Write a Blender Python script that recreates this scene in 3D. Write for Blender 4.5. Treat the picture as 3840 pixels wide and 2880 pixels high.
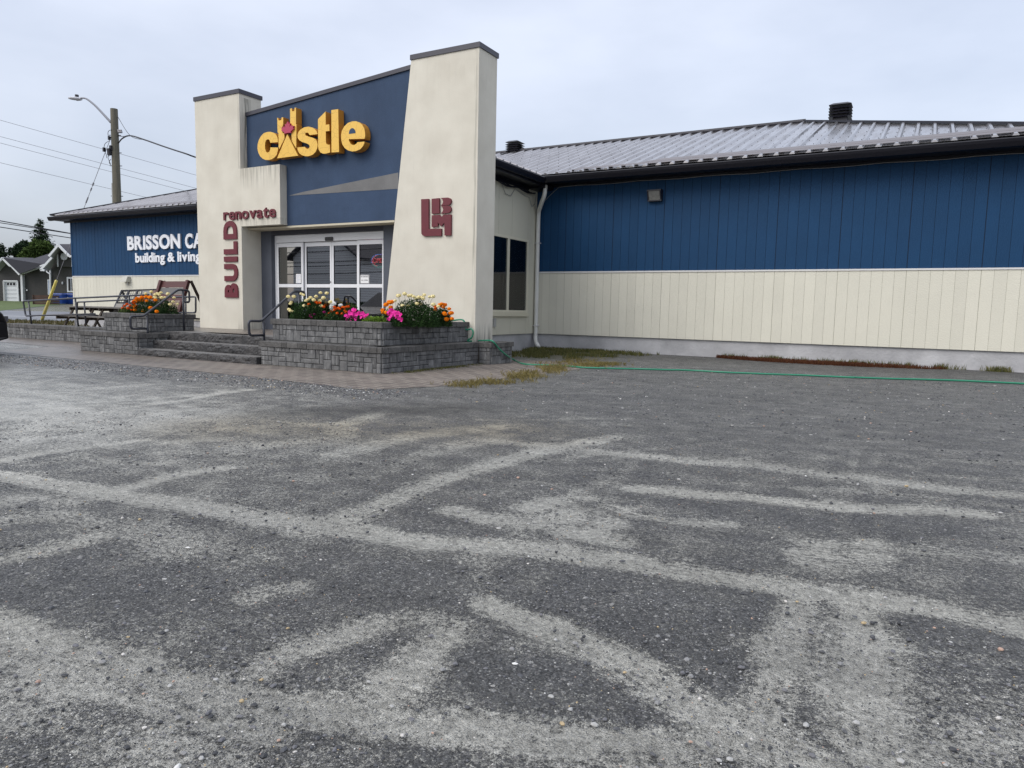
import bpy, bmesh, math, random
import numpy as np
from mathutils import Vector, Matrix, noise as mnoise

for o in list(bpy.data.objects): bpy.data.objects.remove(o)
SC = bpy.context.scene
COL = SC.collection
R = math.radians
rng = random.Random(7)

# ------------------------------------------------------------------ camera
YAW, PITCH, ROLL, FPX = 0.5113, 0.1042, 0.0207, 2662.2
CAMZ = 1.0
_f = Vector((-math.sin(YAW)*math.cos(PITCH), math.cos(YAW)*math.cos(PITCH), -math.sin(PITCH)))
_r0 = Vector((math.cos(YAW), math.sin(YAW), 0)); _u0 = _r0.cross(_f)
_r = math.cos(ROLL)*_r0 + math.sin(ROLL)*_u0
_u = -math.sin(ROLL)*_r0 + math.cos(ROLL)*_u0
cam = bpy.data.cameras.new('camera'); camo = bpy.data.objects.new('camera', cam); COL.objects.link(camo)
m = Matrix.Identity(4)
for i in range(3):
    m[i][0] = _r[i]; m[i][1] = _u[i]; m[i][2] = -_f[i]
m.translation = Vector((0, 0, CAMZ)); camo.matrix_world = m
cam.sensor_fit = 'HORIZONTAL'; cam.sensor_width = 36; cam.lens = FPX/3840*36
cam.clip_start = 0.05; cam.clip_end = 5000
SC.camera = camo

# ------------------------------------------------------------------ sky, sun, exposure
SUN_EL, SUN_AZ = R(42), R(205)          # azimuth clockwise from +Y: behind the camera, to its left
W = bpy.data.worlds.new('World'); SC.world = W; W.use_nodes = True
nt = W.node_tree; nt.nodes.clear()
def N(t, **k):
    n = nt.nodes.new(t)
    for a, b in k.items(): setattr(n, a, b)
    return n
out = N('ShaderNodeOutputWorld')
sky = N('ShaderNodeTexSky', sky_type='NISHITA', sun_disc=False, sun_elevation=SUN_EL, sun_rotation=SUN_AZ, dust_density=3.0)
bg1 = N('ShaderNodeBackground'); bg1.inputs[1].default_value = 0.06
nt.links.new(sky.outputs[0], bg1.inputs[0])
tc = N('ShaderNodeTexCoord'); sep = N('ShaderNodeSeparateXYZ'); nt.links.new(tc.outputs['Generated'], sep.inputs[0])
mp = N('ShaderNodeMapping'); mp.inputs['Scale'].default_value = (1.2, 1.2, 3.2); nt.links.new(tc.outputs['Generated'], mp.inputs[0])
no = N('ShaderNodeTexNoise'); no.inputs['Scale'].default_value = 2.3; no.inputs['Detail'].default_value = 5; no.inputs['Roughness'].default_value = .5
nt.links.new(mp.outputs[0], no.inputs[0])
cr = N('ShaderNodeValToRGB'); e = cr.color_ramp.elements
e[0].position = .34; e[0].color = (.56, .595, .685, 1); e[1].position = .66; e[1].color = (.71, .74, .83, 1)
nt.links.new(no.outputs[0], cr.inputs[0])
up = N('ShaderNodeValToRGB'); e = up.color_ramp.elements      # overcast sky: brighter towards the zenith
e[0].position = 0.0; e[0].color = (.50, .51, .54, 1); e[1].position = 1.0; e[1].color = (2.0, 1.93, 1.8, 1)
for p_, c_ in ((.10, .76), (.3, 1.0), (.55, 1.14)):
    q = up.color_ramp.elements.new(p_); q.color = (c_, c_, c_, 1)
nt.links.new(sep.outputs[2], up.inputs[0])
mx = N('ShaderNodeMix', data_type='RGBA', blend_type='MULTIPLY'); mx.inputs[0].default_value = 1
nt.links.new(cr.outputs[0], mx.inputs[6]); nt.links.new(up.outputs[0], mx.inputs[7])
bg2 = N('ShaderNodeBackground'); nt.links.new(mx.outputs[2], bg2.inputs[0]); bg2.inputs[1].default_value = .98
add = N('ShaderNodeAddShader'); nt.links.new(bg1.outputs[0], add.inputs[0]); nt.links.new(bg2.outputs[0], add.inputs[1])
nt.links.new(add.outputs[0], out.inputs[0])
sl = bpy.data.lights.new('sun', 'SUN'); sl.energy = 1.5; sl.angle = R(40); sl.color = (1, .98, .94)
so = bpy.data.objects.new('sun', sl); COL.objects.link(so)
sd = Vector((math.sin(SUN_AZ)*math.cos(SUN_EL), math.cos(SUN_AZ)*math.cos(SUN_EL), math.sin(SUN_EL)))
so.rotation_euler = sd.to_track_quat('Z', 'Y').to_euler(); so.location = (0, -10, 30)
SC.view_settings.view_transform = 'Standard'; SC.view_settings.look = 'None'
SC.view_settings.exposure = 0.0; SC.view_settings.gamma = 1
SC.cycles.max_bounces = 6; SC.cycles.transparent_max_bounces = 12
SC.cycles.use_denoising = True; SC.cycles.denoising_prefilter = 'NONE'

# ------------------------------------------------------------------ survey helpers: sight lines cut by the planes things stand on
def ray(px, py): return _f + _r*((px-1920)/FPX) - _u*((py-1440)/FPX)
def oz(v): return Vector((v[0], v[1], v[2]+CAMZ))
def onX(x, px, py): d = ray(px, py); return oz(d*(x/d[0]))
def onY(y, px, py): d = ray(px, py); return oz(d*(y/d[1]))
def onZ(z, px, py): d = ray(px, py); return oz(d*((z-CAMZ)/d[2]))
NV = Vector((-math.sin(YAW), math.cos(YAW), 0))
def onV(v, px, py): d = ray(px, py); return oz(d*(v/d.dot(NV)))
def terrain(x, y):
    v = NV[0]*x + NV[1]*y
    return .025*max(0., min(v, 82.)-42.)
def onG(px, py, dz=0.):
    d = ray(px, py); d = d/d.dot(NV); lo, hi = .5, 110.
    for _ in range(50):
        v = (lo+hi)/2
        if CAMZ+d[2]*v > .025*max(0., min(v, 82.)-42.): lo = v
        else: hi = v
    p = d*lo; return Vector((p[0], p[1], CAMZ+p[2]+dz))
def cr_(ox, oy, w): # crop coordinates -> photo pixels
    k = w/2212.
    return lambda x, y: (ox+x*k, oy+y*k)

# ------------------------------------------------------------------ mesh helpers
OFF = {}
class MB:
    def __init__(s): s.v = []; s.f = []
    def add(s, vs, fs):
        b = len(s.v); s.v += [tuple(p) for p in vs]; s.f += [tuple(i+b for i in f) for f in fs]; return s
    def box(s, x0, x1, y0, y1, z0, z1):
        return s.add([(x0,y0,z0),(x1,y0,z0),(x1,y1,z0),(x0,y1,z0),(x0,y0,z1),(x1,y0,z1),(x1,y1,z1),(x0,y1,z1)],
                     [(0,3,2,1),(4,5,6,7),(0,1,5,4),(1,2,6,5),(2,3,7,6),(3,0,4,7)])
    def hexa(s, a, b):   # bottom quad a, top quad b (same order, ccw from above)
        return s.add(list(a)+list(b), [(0,3,2,1),(4,5,6,7),(0,1,5,4),(1,2,6,5),(2,3,7,6),(3,0,4,7)])
    def prism(s, poly, d):  # planar polygon swept by vector d
        n = len(poly); d = Vector(d); P = [Vector(p) for p in poly]
        Q = [p+d for p in P]
        return s.add(P+Q, [tuple(range(n-1,-1,-1)), tuple(range(n,2*n))]+[(i,(i+1)%n,(i+1)%n+n,i+n) for i in range(n)])
    def quad(s, *p): return s.add(p, [tuple(range(len(p)))])
    def tube(s, path, r, n=8, caps=True, r2=None):
        P = [Vector(p) for p in path]; rings = []
        up = Vector((0,0,1))
        T = [(P[min(i+1,len(P)-1)]-P[max(i-1,0)]).normalized() for i in range(len(P))]
        a = T[0].cross(up)
        if a.length < 1e-3: a = T[0].cross(Vector((1,0,0)))
        a.normalize(); b = len(s.v); vs = []; fs = []
        for i, p in enumerate(P):
            a = (a-T[i]*a.dot(T[i])).normalized(); c = T[i].cross(a)
            rr = r if r2 is None else r+(r2-r)*i/max(1,len(P)-1)
            for k in range(n):
                t = 2*math.pi*k/n; vs.append(p+a*(rr*math.cos(t))+c*(rr*math.sin(t)))
        for i in range(len(P)-1):
            for k in range(n):
                k2 = (k+1)%n; fs.append((i*n+k, i*n+k2, (i+1)*n+k2, (i+1)*n+k))
        if caps: fs += [tuple(range(n-1,-1,-1)), tuple(range((len(P)-1)*n, len(P)*n))]
        return s.add(vs, fs)
    def bar(s, p, q, w, h, up=(0,0,1)):
        p = Vector(p); q = Vector(q); t = (q-p).normalized(); a = t.cross(Vector(up))
        if a.length < 1e-3: a = t.cross(Vector((1,0,0)))
        a.normalize(); c = a.cross(t); a *= w/2; c *= h/2
        return s.hexa([p-a-c,p+a-c,q+a-c,q-a-c],[p-a+c,p+a+c,q+a+c,q-a+c])
    def build(s, name, mat, parent=None, smooth=False, bevel=0, loc=None):
        me = bpy.data.meshes.new(name)
        o = bpy.data.objects.new(name, me)
        off = OFF[parent.name] if parent else (Vector(loc) if loc is not None else Vector((0,0,0)))
        if parent: o.parent = parent
        elif loc is not None: o.location = loc
        OFF[o.name] = off
        me.from_pydata([(v[0]-off[0], v[1]-off[1], v[2]-off[2]) for v in s.v], [], s.f)
        me.validate(); me.update()
        if smooth:
            for p in me.polygons: p.use_smooth = True
        if mat: me.materials.append(mat)
        COL.objects.link(o)
        if bevel:
            b = o.modifiers.new('bevel', 'BEVEL'); b.width = bevel; b.segments = 2; b.limit_method = 'ANGLE'
        return o
def tag(o, label=None, cat=None, group=None, kind=None):
    if label: o['label'] = label
    if cat: o['category'] = cat
    if group: o['group'] = group
    if kind: o['kind'] = kind
    return o
def thing(name, loc, label, cat, group=None):
    o = bpy.data.objects.new(name, None); COL.objects.link(o); o.location = loc; o.empty_display_size = .2
    OFF[o.name] = Vector(loc); return tag(o, label, cat, group)
def copy_tree(o, parent=None):
    c = o.copy(); COL.objects.link(c); c.parent = parent
    if parent is not None: c.matrix_parent_inverse = o.matrix_parent_inverse
    for ch in list(o.children): copy_tree(ch, c)
    return c
def arc(p, c, q, n=6):
    p, c, q = Vector(p), Vector(c), Vector(q)
    return [p*(1-t)**2+c*2*t*(1-t)+q*t*t for t in [i/n for i in range(n+1)]]
def rounded(path, r=.05):
    P = [Vector(p) for p in path]; o = [P[0]]
    for i in range(1, len(P)-1):
        a = (P[i-1]-P[i]); b = (P[i+1]-P[i]); ra = min(r, a.length*.45); rb = min(r, b.length*.45)
        o += arc(P[i]+a.normalized()*ra, P[i], P[i]+b.normalized()*rb, 5)
    return o+[P[-1]]
def sag(p, q, s, n=24):
    p, q = Vector(p), Vector(q); return [p.lerp(q, i/n)-Vector((0,0,s*4*(i/n)*(1-i/n))) for i in range(n+1)]

# ------------------------------------------------------------------ materials
def newmat(name):
    m = bpy.data.materials.new(name); m.use_nodes = True
    n = m.node_tree; b = n.nodes['Principled BSDF']; return m, n, b
def col4(c): return (c[0], c[1], c[2], 1)
def mat(name, c, rough=.6, metal=0, var=0., vscale=3., bump=0., bscale=60., island=0., spec=.5, streak=0., coat=0., stretch=(1,1,1), c2=None):
    m, n, b = newmat(name); L = n.links.new
    b.inputs['Roughness'].default_value = rough; b.inputs['Metallic'].default_value = metal
    b.inputs['Specular IOR Level'].default_value = spec; b.inputs['Coat Weight'].default_value = coat
    tcn = n.nodes.new('ShaderNodeTexCoord')
    cur = n.nodes.new('ShaderNodeRGB'); cur.outputs[0].default_value = col4(c); cur = cur.outputs[0]
    if var or c2:
        mp = n.nodes.new('ShaderNodeMapping'); mp.inputs['Scale'].default_value = stretch; L(tcn.outputs['Object'], mp.inputs[0])
        t = n.nodes.new('ShaderNodeTexNoise'); t.inputs['Scale'].default_value = vscale; t.inputs['Detail'].default_value = 6; t.inputs['Roughness'].default_value = .6
        L(mp.outputs[0], t.inputs[0])
        mr = n.nodes.new('ShaderNodeMapRange'); mr.inputs[1].default_value = .32; mr.inputs[2].default_value = .68
        L(t.outputs[0], mr.inputs[0])
        mxn = n.nodes.new('ShaderNodeMix'); mxn.data_type = 'RGBA'; L(mr.outputs[0], mxn.inputs[0])
        cc = c2 if c2 else tuple(x*(1-var) for x in c); mxn.inputs[6].default_value = col4(cc); L(cur, mxn.inputs[7]); cur = mxn.outputs[2]
    if streak:   # rain streaks running down the face
        mp = n.nodes.new('ShaderNodeMapping'); mp.inputs['Scale'].default_value = (9, 9, .55); L(tcn.outputs['Object'], mp.inputs[0])
        t = n.nodes.new('ShaderNodeTexNoise'); t.inputs['Scale'].default_value = 1.6; t.inputs['Detail'].default_value = 5
        L(mp.outputs[0], t.inputs[0]); mr = n.nodes.new('ShaderNodeMapRange'); mr.inputs[1].default_value = .5; mr.inputs[2].default_value = .8; mr.inputs[4].default_value = streak
        L(t.outputs[0], mr.inputs[0]); mxn = n.nodes.new('ShaderNodeMix'); mxn.data_type = 'RGBA'; L(mr.outputs[0], mxn.inputs[0]); L(cur, mxn.inputs[6])
        mxn.inputs[7].default_value = col4(tuple(x*.35 for x in c)); cur = mxn.outputs[2]
    if island:
        g = n.nodes.new('ShaderNodeNewGeometry'); mr = n.nodes.new('ShaderNodeMapRange'); mr.inputs[3].default_value = 1-island; mr.inputs[4].default_value = 1+island
        L(g.outputs['Random Per Island'], mr.inputs[0])
        mxn = n.nodes.new('ShaderNodeMix'); mxn.data_type = 'RGBA'; mxn.blend_type = 'MULTIPLY'; mxn.inputs[0].default_value = 1
        L(cur, mxn.inputs[6]); L(mr.outputs[0], mxn.inputs[7]); cur = mxn.outputs[2]
    L(cur, b.inputs['Base Color'])
    if bump:
        t = n.nodes.new('ShaderNodeTexNoise'); t.inputs['Scale'].default_value = bscale; t.inputs['Detail'].default_value = 4; L(tcn.outputs['Object'], t.inputs[0])
        bp = n.nodes.new('ShaderNodeBump'); bp.inputs['Strength'].default_value = bump; bp.inputs['Distance'].default_value = .02; L(t.outputs[0], bp.inputs['Height']); L(bp.outputs[0], b.inputs['Normal'])
    return m

def stucco(name, c, stains=()):
    """stucco with weather stains; each stain = (axis, where, reach, along-axis-z range, strength): dirt run-off with its own place on the wall"""
    m, n, b = newmat(name); L = n.links.new
    b.inputs['Roughness'].default_value = .9; b.inputs['Specular IOR Level'].default_value = .2
    tcn = n.nodes.new('ShaderNodeTexCoord'); sepn = n.nodes.new('ShaderNodeSeparateXYZ'); L(n.nodes.new('ShaderNodeNewGeometry').outputs['Position'], sepn.inputs[0])
    t = n.nodes.new('ShaderNodeTexNoise'); t.inputs['Scale'].default_value = 2.2; t.inputs['Detail'].default_value = 8; L(tcn.outputs['Object'], t.inputs[0])
    cr = n.nodes.new('ShaderNodeValToRGB'); cr.color_ramp.elements[0].position = .3; cr.color_ramp.elements[1].position = .7
    cr.color_ramp.elements[0].color = col4((c[0]*.88, c[1]*.87, c[2]*.86)); cr.color_ramp.elements[1].color = col4(c); L(t.outputs[0], cr.inputs[0])
    mp = n.nodes.new('ShaderNodeMapping'); mp.inputs['Scale'].default_value = (14, 14, .8); L(tcn.outputs['Object'], mp.inputs[0])
    t2 = n.nodes.new('ShaderNodeTexNoise'); t2.inputs['Scale'].default_value = 1.5; t2.inputs['Detail'].default_value = 6; L(mp.outputs[0], t2.inputs[0])
    def M(op, a, bb=None, clamp=False):
        x = n.nodes.new('ShaderNodeMath'); x.operation = op; x.use_clamp = clamp
        for i, q in enumerate((a, bb)):
            if q is None: continue
            if isinstance(q, (int, float)): x.inputs[i].default_value = q
            else: L(q, x.inputs[i])
        return x.outputs[0]
    total = M('MULTIPLY', M('SUBTRACT', t2.outputs[0], .58, True), .3)
    for ax, pos, reach, z0, z1, st in stains:
        if ax == 'z':   # run-off below an edge at height pos, between x = z0 and z1
            d = M('SUBTRACT', 1., M('DIVIDE', M('SUBTRACT', pos, sepn.outputs[2]), reach), True)
            d = M('MULTIPLY', d, M('LESS_THAN', sepn.outputs[2], pos))
            d = M('MULTIPLY', d, M('MULTIPLY', M('GREATER_THAN', sepn.outputs[0], z0), M('LESS_THAN', sepn.outputs[0], z1)))
        elif ax == 'b':  # splash above a foot at height pos
            d = M('SUBTRACT', 1., M('DIVIDE', M('SUBTRACT', sepn.outputs[2], pos), reach), True)
            d = M('MULTIPLY', d, M('MULTIPLY', M('GREATER_THAN', sepn.outputs[0], z0), M('LESS_THAN', sepn.outputs[0], z1)))
        else:
            s_ = sepn.outputs[0 if ax == 'x' else 1]
            d = M('SUBTRACT', 1., M('DIVIDE', M('ABSOLUTE', M('SUBTRACT', s_, pos)), reach), True)
            d = M('MULTIPLY', d, M('MULTIPLY', M('GREATER_THAN', sepn.outputs[2], z0), M('LESS_THAN', sepn.outputs[2], z1)))
        k = M('MULTIPLY', M('ADD', M('MULTIPLY', M('SUBTRACT', t2.outputs[0], .38), 3.2), 0., True), st)
        total = M('ADD', total, M('MULTIPLY', d, k))
    total = M('MINIMUM', total, .85)
    mxn = n.nodes.new('ShaderNodeMix'); mxn.data_type = 'RGBA'; L(total, mxn.inputs[0]); L(cr.outputs[0], mxn.inputs[6]); mxn.inputs[7].default_value = (.10, .10, .085, 1)
    L(mxn.outputs[2], b.inputs['Base Color'])
    t3 = n.nodes.new('ShaderNodeTexNoise'); t3.inputs['Scale'].default_value = 90; t3.inputs['Detail'].default_value = 5; L(tcn.outputs['Object'], t3.inputs[0])
    bp = n.nodes.new('ShaderNodeBump'); bp.inputs['Strength'].default_value = .35; bp.inputs['Distance'].default_value = .01; L(t3.outputs[0], bp.inputs['Height']); L(bp.outputs[0], b.inputs['Normal'])
    return m

M_blue = mat('blue_siding_paint', (.008, .050, .128), .6, var=.12, vscale=1.1, bump=.25, bscale=55, island=.04, spec=.22)
M_cream = mat('cream_siding_paint', (.68, .66, .56), .65, var=.05, vscale=1.3, bump=.3, bscale=45, island=.03, spec=.3)
M_grn = mat('greenish_cream_panel', (.62, .60, .49), .65, var=.05, vscale=1.0, bump=.15, bscale=60, island=.02, spec=.3)
M_gap = mat('siding_groove', (.38, .37, .30), .9)
M_gapb = mat('siding_groove_blue', (.006, .02, .05), .9)
M_conc = mat('foundation_concrete', (.50, .50, .51), .85, vscale=1.7, c2=(.34, .34, .35), bump=.5, bscale=22)
M_trim = mat('trim_white_metal', (.66, .65, .64), .45)
M_dark = mat('dark_metal_flashing', (.017, .017, .026), .38, var=.3, vscale=2, spec=.5)
M_gut = mat('black_gutter_metal', (.006, .006, .011), .42, spec=.4)
M_capm = mat('charcoal_cap_flashing', (.040, .040, .055), .4)
M_towL = stucco('stucco_left_tower', (.68, .65, .56), [('x', -13.185, .04, 3.97, 5.6, .5), ('y', 11.2, .14, 3.97, 5.5, 1.5), ('z', 5.57, .8, -15, -13, .05), ('z', 3.97, .5, -13.15, -11.9, .55), ('z', 2.86, .4, -13.2, -11.9, .35), ('b', .43, .35, -13.3, -12.5, .5)])
M_towR = stucco('stucco_right_tower', (.69, .66, .57), [('x', -7.02, .045, .4, 5.6, .6), ('z', 5.57, .8, -9.2, -6.9, .05), ('b', .38, .38, -7.0, -6.0, 1.1)])
M_panel = mat('slate_blue_stucco', (.048, .079, .142), .8, var=.22, vscale=1.6, bump=.3, bscale=90, streak=.10, spec=.25)
M_wedge = mat('grey_stucco_band', (.20, .20, .20), .85, var=.2, vscale=2, bump=.3, bscale=90, spec=.2)
M_char = mat('charcoal_stucco', (.075, .078, .095), .85, var=.15, vscale=2, bump=.3, bscale=90, spec=.2)
M_charlt = mat('grey_entry_stucco', (.105, .115, .14), .85, var=.15, vscale=2, bump=.3, bscale=90, spec=.2)
M_alu = mat('door_aluminium', (.80, .81, .83), .35, metal=.0, var=.06)
M_gold = None
M_redL = mat('burgundy_sign_letters', (.135, .013, .024), .5, var=.15, vscale=8)
M_white = mat('white_sign_letters', (.82, .84, .88), .4)
M_rail = mat('charcoal_handrail_paint', (.035, .038, .050), .32, var=.3, vscale=9, bump=.1, bscale=40)
M_step = mat('wet_rock_face_step', (.066, .063, .062), .55, vscale=7, c2=(.028, .028, .030), bump=1.0, bscale=30)
M_steptop = mat('step_tread_concrete', (.17, .165, .16), .5, var=.3, vscale=5, bump=.3, bscale=60)

def roofmat():
    m, n, b = newmat('wet_brown_metal_roof'); L = n.links.new
    b.inputs['Metallic'].default_value = .8; b.inputs['Specular IOR Level'].default_value = .8
    tcn = n.nodes.new('ShaderNodeTexCoord'); mp = n.nodes.new('ShaderNodeMapping'); mp.inputs['Scale'].default_value = (5, .7, .7); L(tcn.outputs['Object'], mp.inputs[0])
    t = n.nodes.new('ShaderNodeTexNoise'); t.inputs['Scale'].default_value = 1.5; t.inputs['Detail'].default_value = 8; L(mp.outputs[0], t.inputs[0])
    mr = n.nodes.new('ShaderNodeMapRange'); mr.inputs[1].default_value = .42; mr.inputs[2].default_value = .75; mr.inputs[3].default_value = .16; mr.inputs[4].default_value = .32; L(t.outputs[0], mr.inputs[0]); L(mr.outputs[0], b.inputs['Roughness'])
    cr = n.nodes.new('ShaderNodeValToRGB'); cr.color_ramp.elements[0].color = (.50, .485, .49, 1); cr.color_ramp.elements[1].color = (.24, .23, .235, 1); L(t.outputs[0], cr.inputs[0]); L(cr.outputs[0], b.inputs['Base Color'])
    return m
M_roof = roofmat()
M_strip = mat('brown_ice_guard_metal', (.17, .15, .15), .42, metal=.3, var=.15, vscale=3)

def blockmat():
    m, n, b = newmat('weathered_wall_block'); L = n.links.new
    b.inputs['Roughness'].default_value = .75
    tcn = n.nodes.new('ShaderNodeTexCoord'); g = n.nodes.new('ShaderNodeNewGeometry')
    t = n.nodes.new('ShaderNodeTexNoise'); t.inputs['Scale'].default_value = 9; t.inputs['Detail'].default_value = 8; L(tcn.outputs['Object'], t.inputs[0])
    cr = n.nodes.new('ShaderNodeValToRGB'); e = cr.color_ramp.elements; e[0].position = .3; e[0].color = (.075, .076, .078, 1); e[1].position = .72; e[1].color = (.175, .175, .173, 1); L(t.outputs[0], cr.inputs[0])
    mr = n.nodes.new('ShaderNodeMapRange'); mr.inputs[3].default_value = .78; mr.inputs[4].default_value = 1.22; L(g.outputs['Random Per Island'], mr.inputs[0])
    mxn = n.nodes.new('ShaderNodeMix'); mxn.data_type = 'RGBA'; mxn.blend_type = 'MULTIPLY'; mxn.inputs[0].default_value = 1; L(cr.outputs[0], mxn.inputs[6]); L(mr.outputs[0], mxn.inputs[7])
    mp = n.nodes.new('ShaderNodeMapping'); mp.inputs['Scale'].default_value = (26, 26, 3.2); L(tcn.outputs['Object'], mp.inputs[0])
    t2 = n.nodes.new('ShaderNodeTexNoise'); t2.inputs['Scale'].default_value = 1.4; t2.inputs['Detail'].default_value = 5; L(mp.outputs[0], t2.inputs[0])
    m2 = n.nodes.new('ShaderNodeMapRange'); m2.inputs[1].default_value = .58; m2.inputs[2].default_value = .78; m2.inputs[4].default_value = .75; L(t2.outputs[0], m2.inputs[0])
    mx2 = n.nodes.new('ShaderNodeMix'); mx2.data_type = 'RGBA'; L(m2.outputs[0], mx2.inputs[0]); L(mxn.outputs[2], mx2.inputs[6]); mx2.inputs[7].default_value = (.42, .42, .42, 1)
    L(mx2.outputs[2], b.inputs['Base Color'])
    t3 = n.nodes.new('ShaderNodeTexNoise'); t3.inputs['Scale'].default_value = 60; t3.inputs['Detail'].default_value = 5; L(tcn.outputs['Object'], t3.inputs[0])
    bp = n.nodes.new('ShaderNodeBump'); bp.inputs['Strength'].default_value = .6; bp.inputs['Distance'].default_value = .01; L(t3.outputs[0], bp.inputs['Height']); L(bp.outputs[0], b.inputs['Normal'])
    return m
M_block = blockmat()
M_capblk = mat('dark_cap_block', (.105, .102, .098), .7, var=.45, vscale=12, bump=.6, bscale=50, island=.25, streak=0)
M_back = mat('joint_shadow_core', (.03, .03, .03), .95)

def glassmat(name, tint=(.5, .53, .55), refl=.28):
    m, n, b = newmat(name); L = n.links.new; n.nodes.remove(b)
    o = n.nodes['Material Output']; tr = n.nodes.new('ShaderNodeBsdfTransparent'); tr.inputs[0].default_value = col4(tint)
    gl = n.nodes.new('ShaderNodeBsdfGlossy'); gl.inputs['Roughness'].default_value = .015; gl.inputs[0].default_value = (1, 1, 1, 1)
    fr = n.nodes.new('ShaderNodeFresnel'); fr.inputs[0].default_value = 1.5
    mt = n.nodes.new('ShaderNodeMath'); mt.operation = 'ADD'; mt.use_clamp = True; mt.inputs[1].default_value = refl; L(fr.outputs[0], mt.inputs[0])
    ms = n.nodes.new('ShaderNodeMixShader'); L(mt.outputs[0], ms.inputs[0]); L(tr.outputs[0], ms.inputs[1]); L(gl.outputs[0], ms.inputs[2]); L(ms.outputs[0], o.inputs[0])
    return m
M_glass = glassmat('door_glass', (.30, .32, .35), .27)
M_glass2 = glassmat('window_glass', (.55, .58, .62), .03)
def emis(name, c, s):
    m, n, b = newmat(name); b.inputs['Base Color'].default_value = col4(c); b.inputs['Emission Color'].default_value = col4(c); b.inputs['Emission Strength'].default_value = s; return m

# ------------------------------------------------------------------ ground: one sheet out to the horizon
TR = []   # tyre marks and silt bands: (world polyline, half width m, strength)
C1, C2, C3 = cr_(0,1400,1280), cr_(1280,1400,1280), cr_(2560,1400,1280)
k7 = 1920/2016.
R7 = lambda x, y: (x*k7, 1300+y*k7)
R8 = lambda x, y: (1920+x*k7, 1300+y*k7)
def tr(F, pts, hw, st=1.):
    TR.append(([tuple(onZ(0, *F(*p)))[:2] for p in pts], hw, st))
def tj(*segs, hw=.13, st=1.):
    P = []
    for F, pts in segs: P += [tuple(onZ(0, *F(*p)))[:2] for p in pts]
    TR.append((P, hw, st))
tj((C1, [(-300,610),(0,650),(400,720),(800,790),(1200,850),(1700,930),(2050,975)]), (C2, [(150,1020),(600,1095),(1100,1120),(1500,1160),(1900,1230)]), (C3, [(0,1280),(500,1350),(1000,1420),(1500,1500),(2212,1640),(2700,1760)]), hw=.13, st=1.)
tj((C1, [(1300,860),(1700,930)]), (C2, [(-200,960),(0,985)]), hw=.2, st=.5)
tr(C1, [(-300,600),(0,560),(300,510),(700,455),(900,430)], .12, .8)
tr(C1, [(750,745),(900,720),(1100,660),(1450,610)], .11, .85)
tr(C1, [(350,560),(700,570),(1200,590)], .12, .5)
for pts, h in (([(-300,130),(0,120),(400,112),(900,75)], .22), ([(-300,230),(0,215),(700,180),(1400,130),(1600,105)], .16), ([(-300,380),(0,340),(500,280),(1000,190)], .15), ([(0,440),(500,400),(800,330)], .1), ([(1000,200),(1400,135)], .1)): tr(C1, pts, h, .7)
tr(C1, [(1250,390),(1550,345),(1900,330),(2212,330)], .25, .5); tj((C1, [(1700,470),(2212,400)]), (C2, [(0,330),(230,262)]), hw=.2, st=.7)
tr(C1, [(0,830),(260,800),(500,830)], .2, .45); tr(C1, [(0,960),(400,900),(700,1000),(1000,1080),(1300,1150),(1500,1230)], .17, .5)
tr(C1, [(-200,1240),(0,1200),(250,1150),(600,1060)], .13, .7); tr(C1, [(1640,1440),(1750,1400),(1920,1370)], .13, .75)
tr(C1, [(1000,1150),(1250,1190)], .15, .4); tr(C1, [(1500,640),(2212,650)], .3, .25)
tr(R7, [(-200,1010),(0,1090),(400,1225),(800,1330),(1200,1410),(1700,1475),(2300,1530),(2900,1560)], .085, .95)
tr(R7, [(-200,1060),(0,1140),(400,1275),(800,1380),(1250,1470),(1700,1530),(2300,1580)], .055, .85)
tr(R7, [(-200,960),(0,1045),(400,1175),(700,1260)], .05, .7)
tr(R7, [(-200,1150),(0,1215),(300,1320),(700,1440),(1100,1530)], .06, .8)
tr(R7, [(-200,1400),(200,1480),(600,1580),(900,1660)], .13, .5); tr(R7, [(0,1300),(250,1380)], .12, .5)
tr(R7, [(1000,1290),(1080,1230),(1350,1130),(1500,1085)], .10, .8)
tr(R7, [(1450,1450),(1530,1370),(1640,1240),(1790,1090)], .13, .9); tr(R7, [(1760,1060),(1640,1080)], .1, .7)
tj((C2, [(-250,1010),(0,950),(300,830),(600,700),(780,645),(1100,550),(1500,460),(1750,415)]), hw=.15, st=.85)
tr(C2, [(0,520),(250,440),(500,400),(900,355),(1050,340)], .26, .65); tr(C2, [(450,540),(800,450),(1000,400)], .22, .55)
tj((C2, [(900,430),(1300,460),(1800,520),(2212,555)]), (C3, [(0,560),(500,595),(900,645),(1300,690),(1700,740),(2212,790)]), hw=.16, st=.75)
tj((C2, [(1220,870),(1380,820),(1550,800)]), hw=.12, st=.8); tr(C2, [(1500,780),(1700,700),(1850,620)], .1, .5)
tj((C2, [(1750,860),(1900,920),(2100,945)]), (C3, [(0,960),(300,975)]), hw=.09, st=.6)
tj((C2, [(1920,745),(2100,745)]), (C3, [(0,775),(400,795),(700,830),(1100,870),(1600,880),(1900,905)]), hw=.13, st=.95)
tr(C2, [(700,880),(900,935),(1250,960),(1450,930)], .15, .8); tr(C2, [(1450,1010),(1600,1040),(1800,1090)], .12, .9); tr(C2, [(1600,1000),(1750,960)], .12, .7)
tr(C2, [(1700,330),(2212,340)], .12, .5); tr(C3, [(900,470),(1200,430),(1500,450)], .14, .5)
tr(C3, [(1000,620),(1010,1000)], .22, .28); tr(C3, [(790,1090),(1000,1110),(1240,1100)], .1, .8); tr(C3, [(800,1160),(1020,1180),(1260,1180)], .13, .8); tr(C3, [(820,1230),(1040,1250),(1260,1250)], .1, .6)
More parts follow.
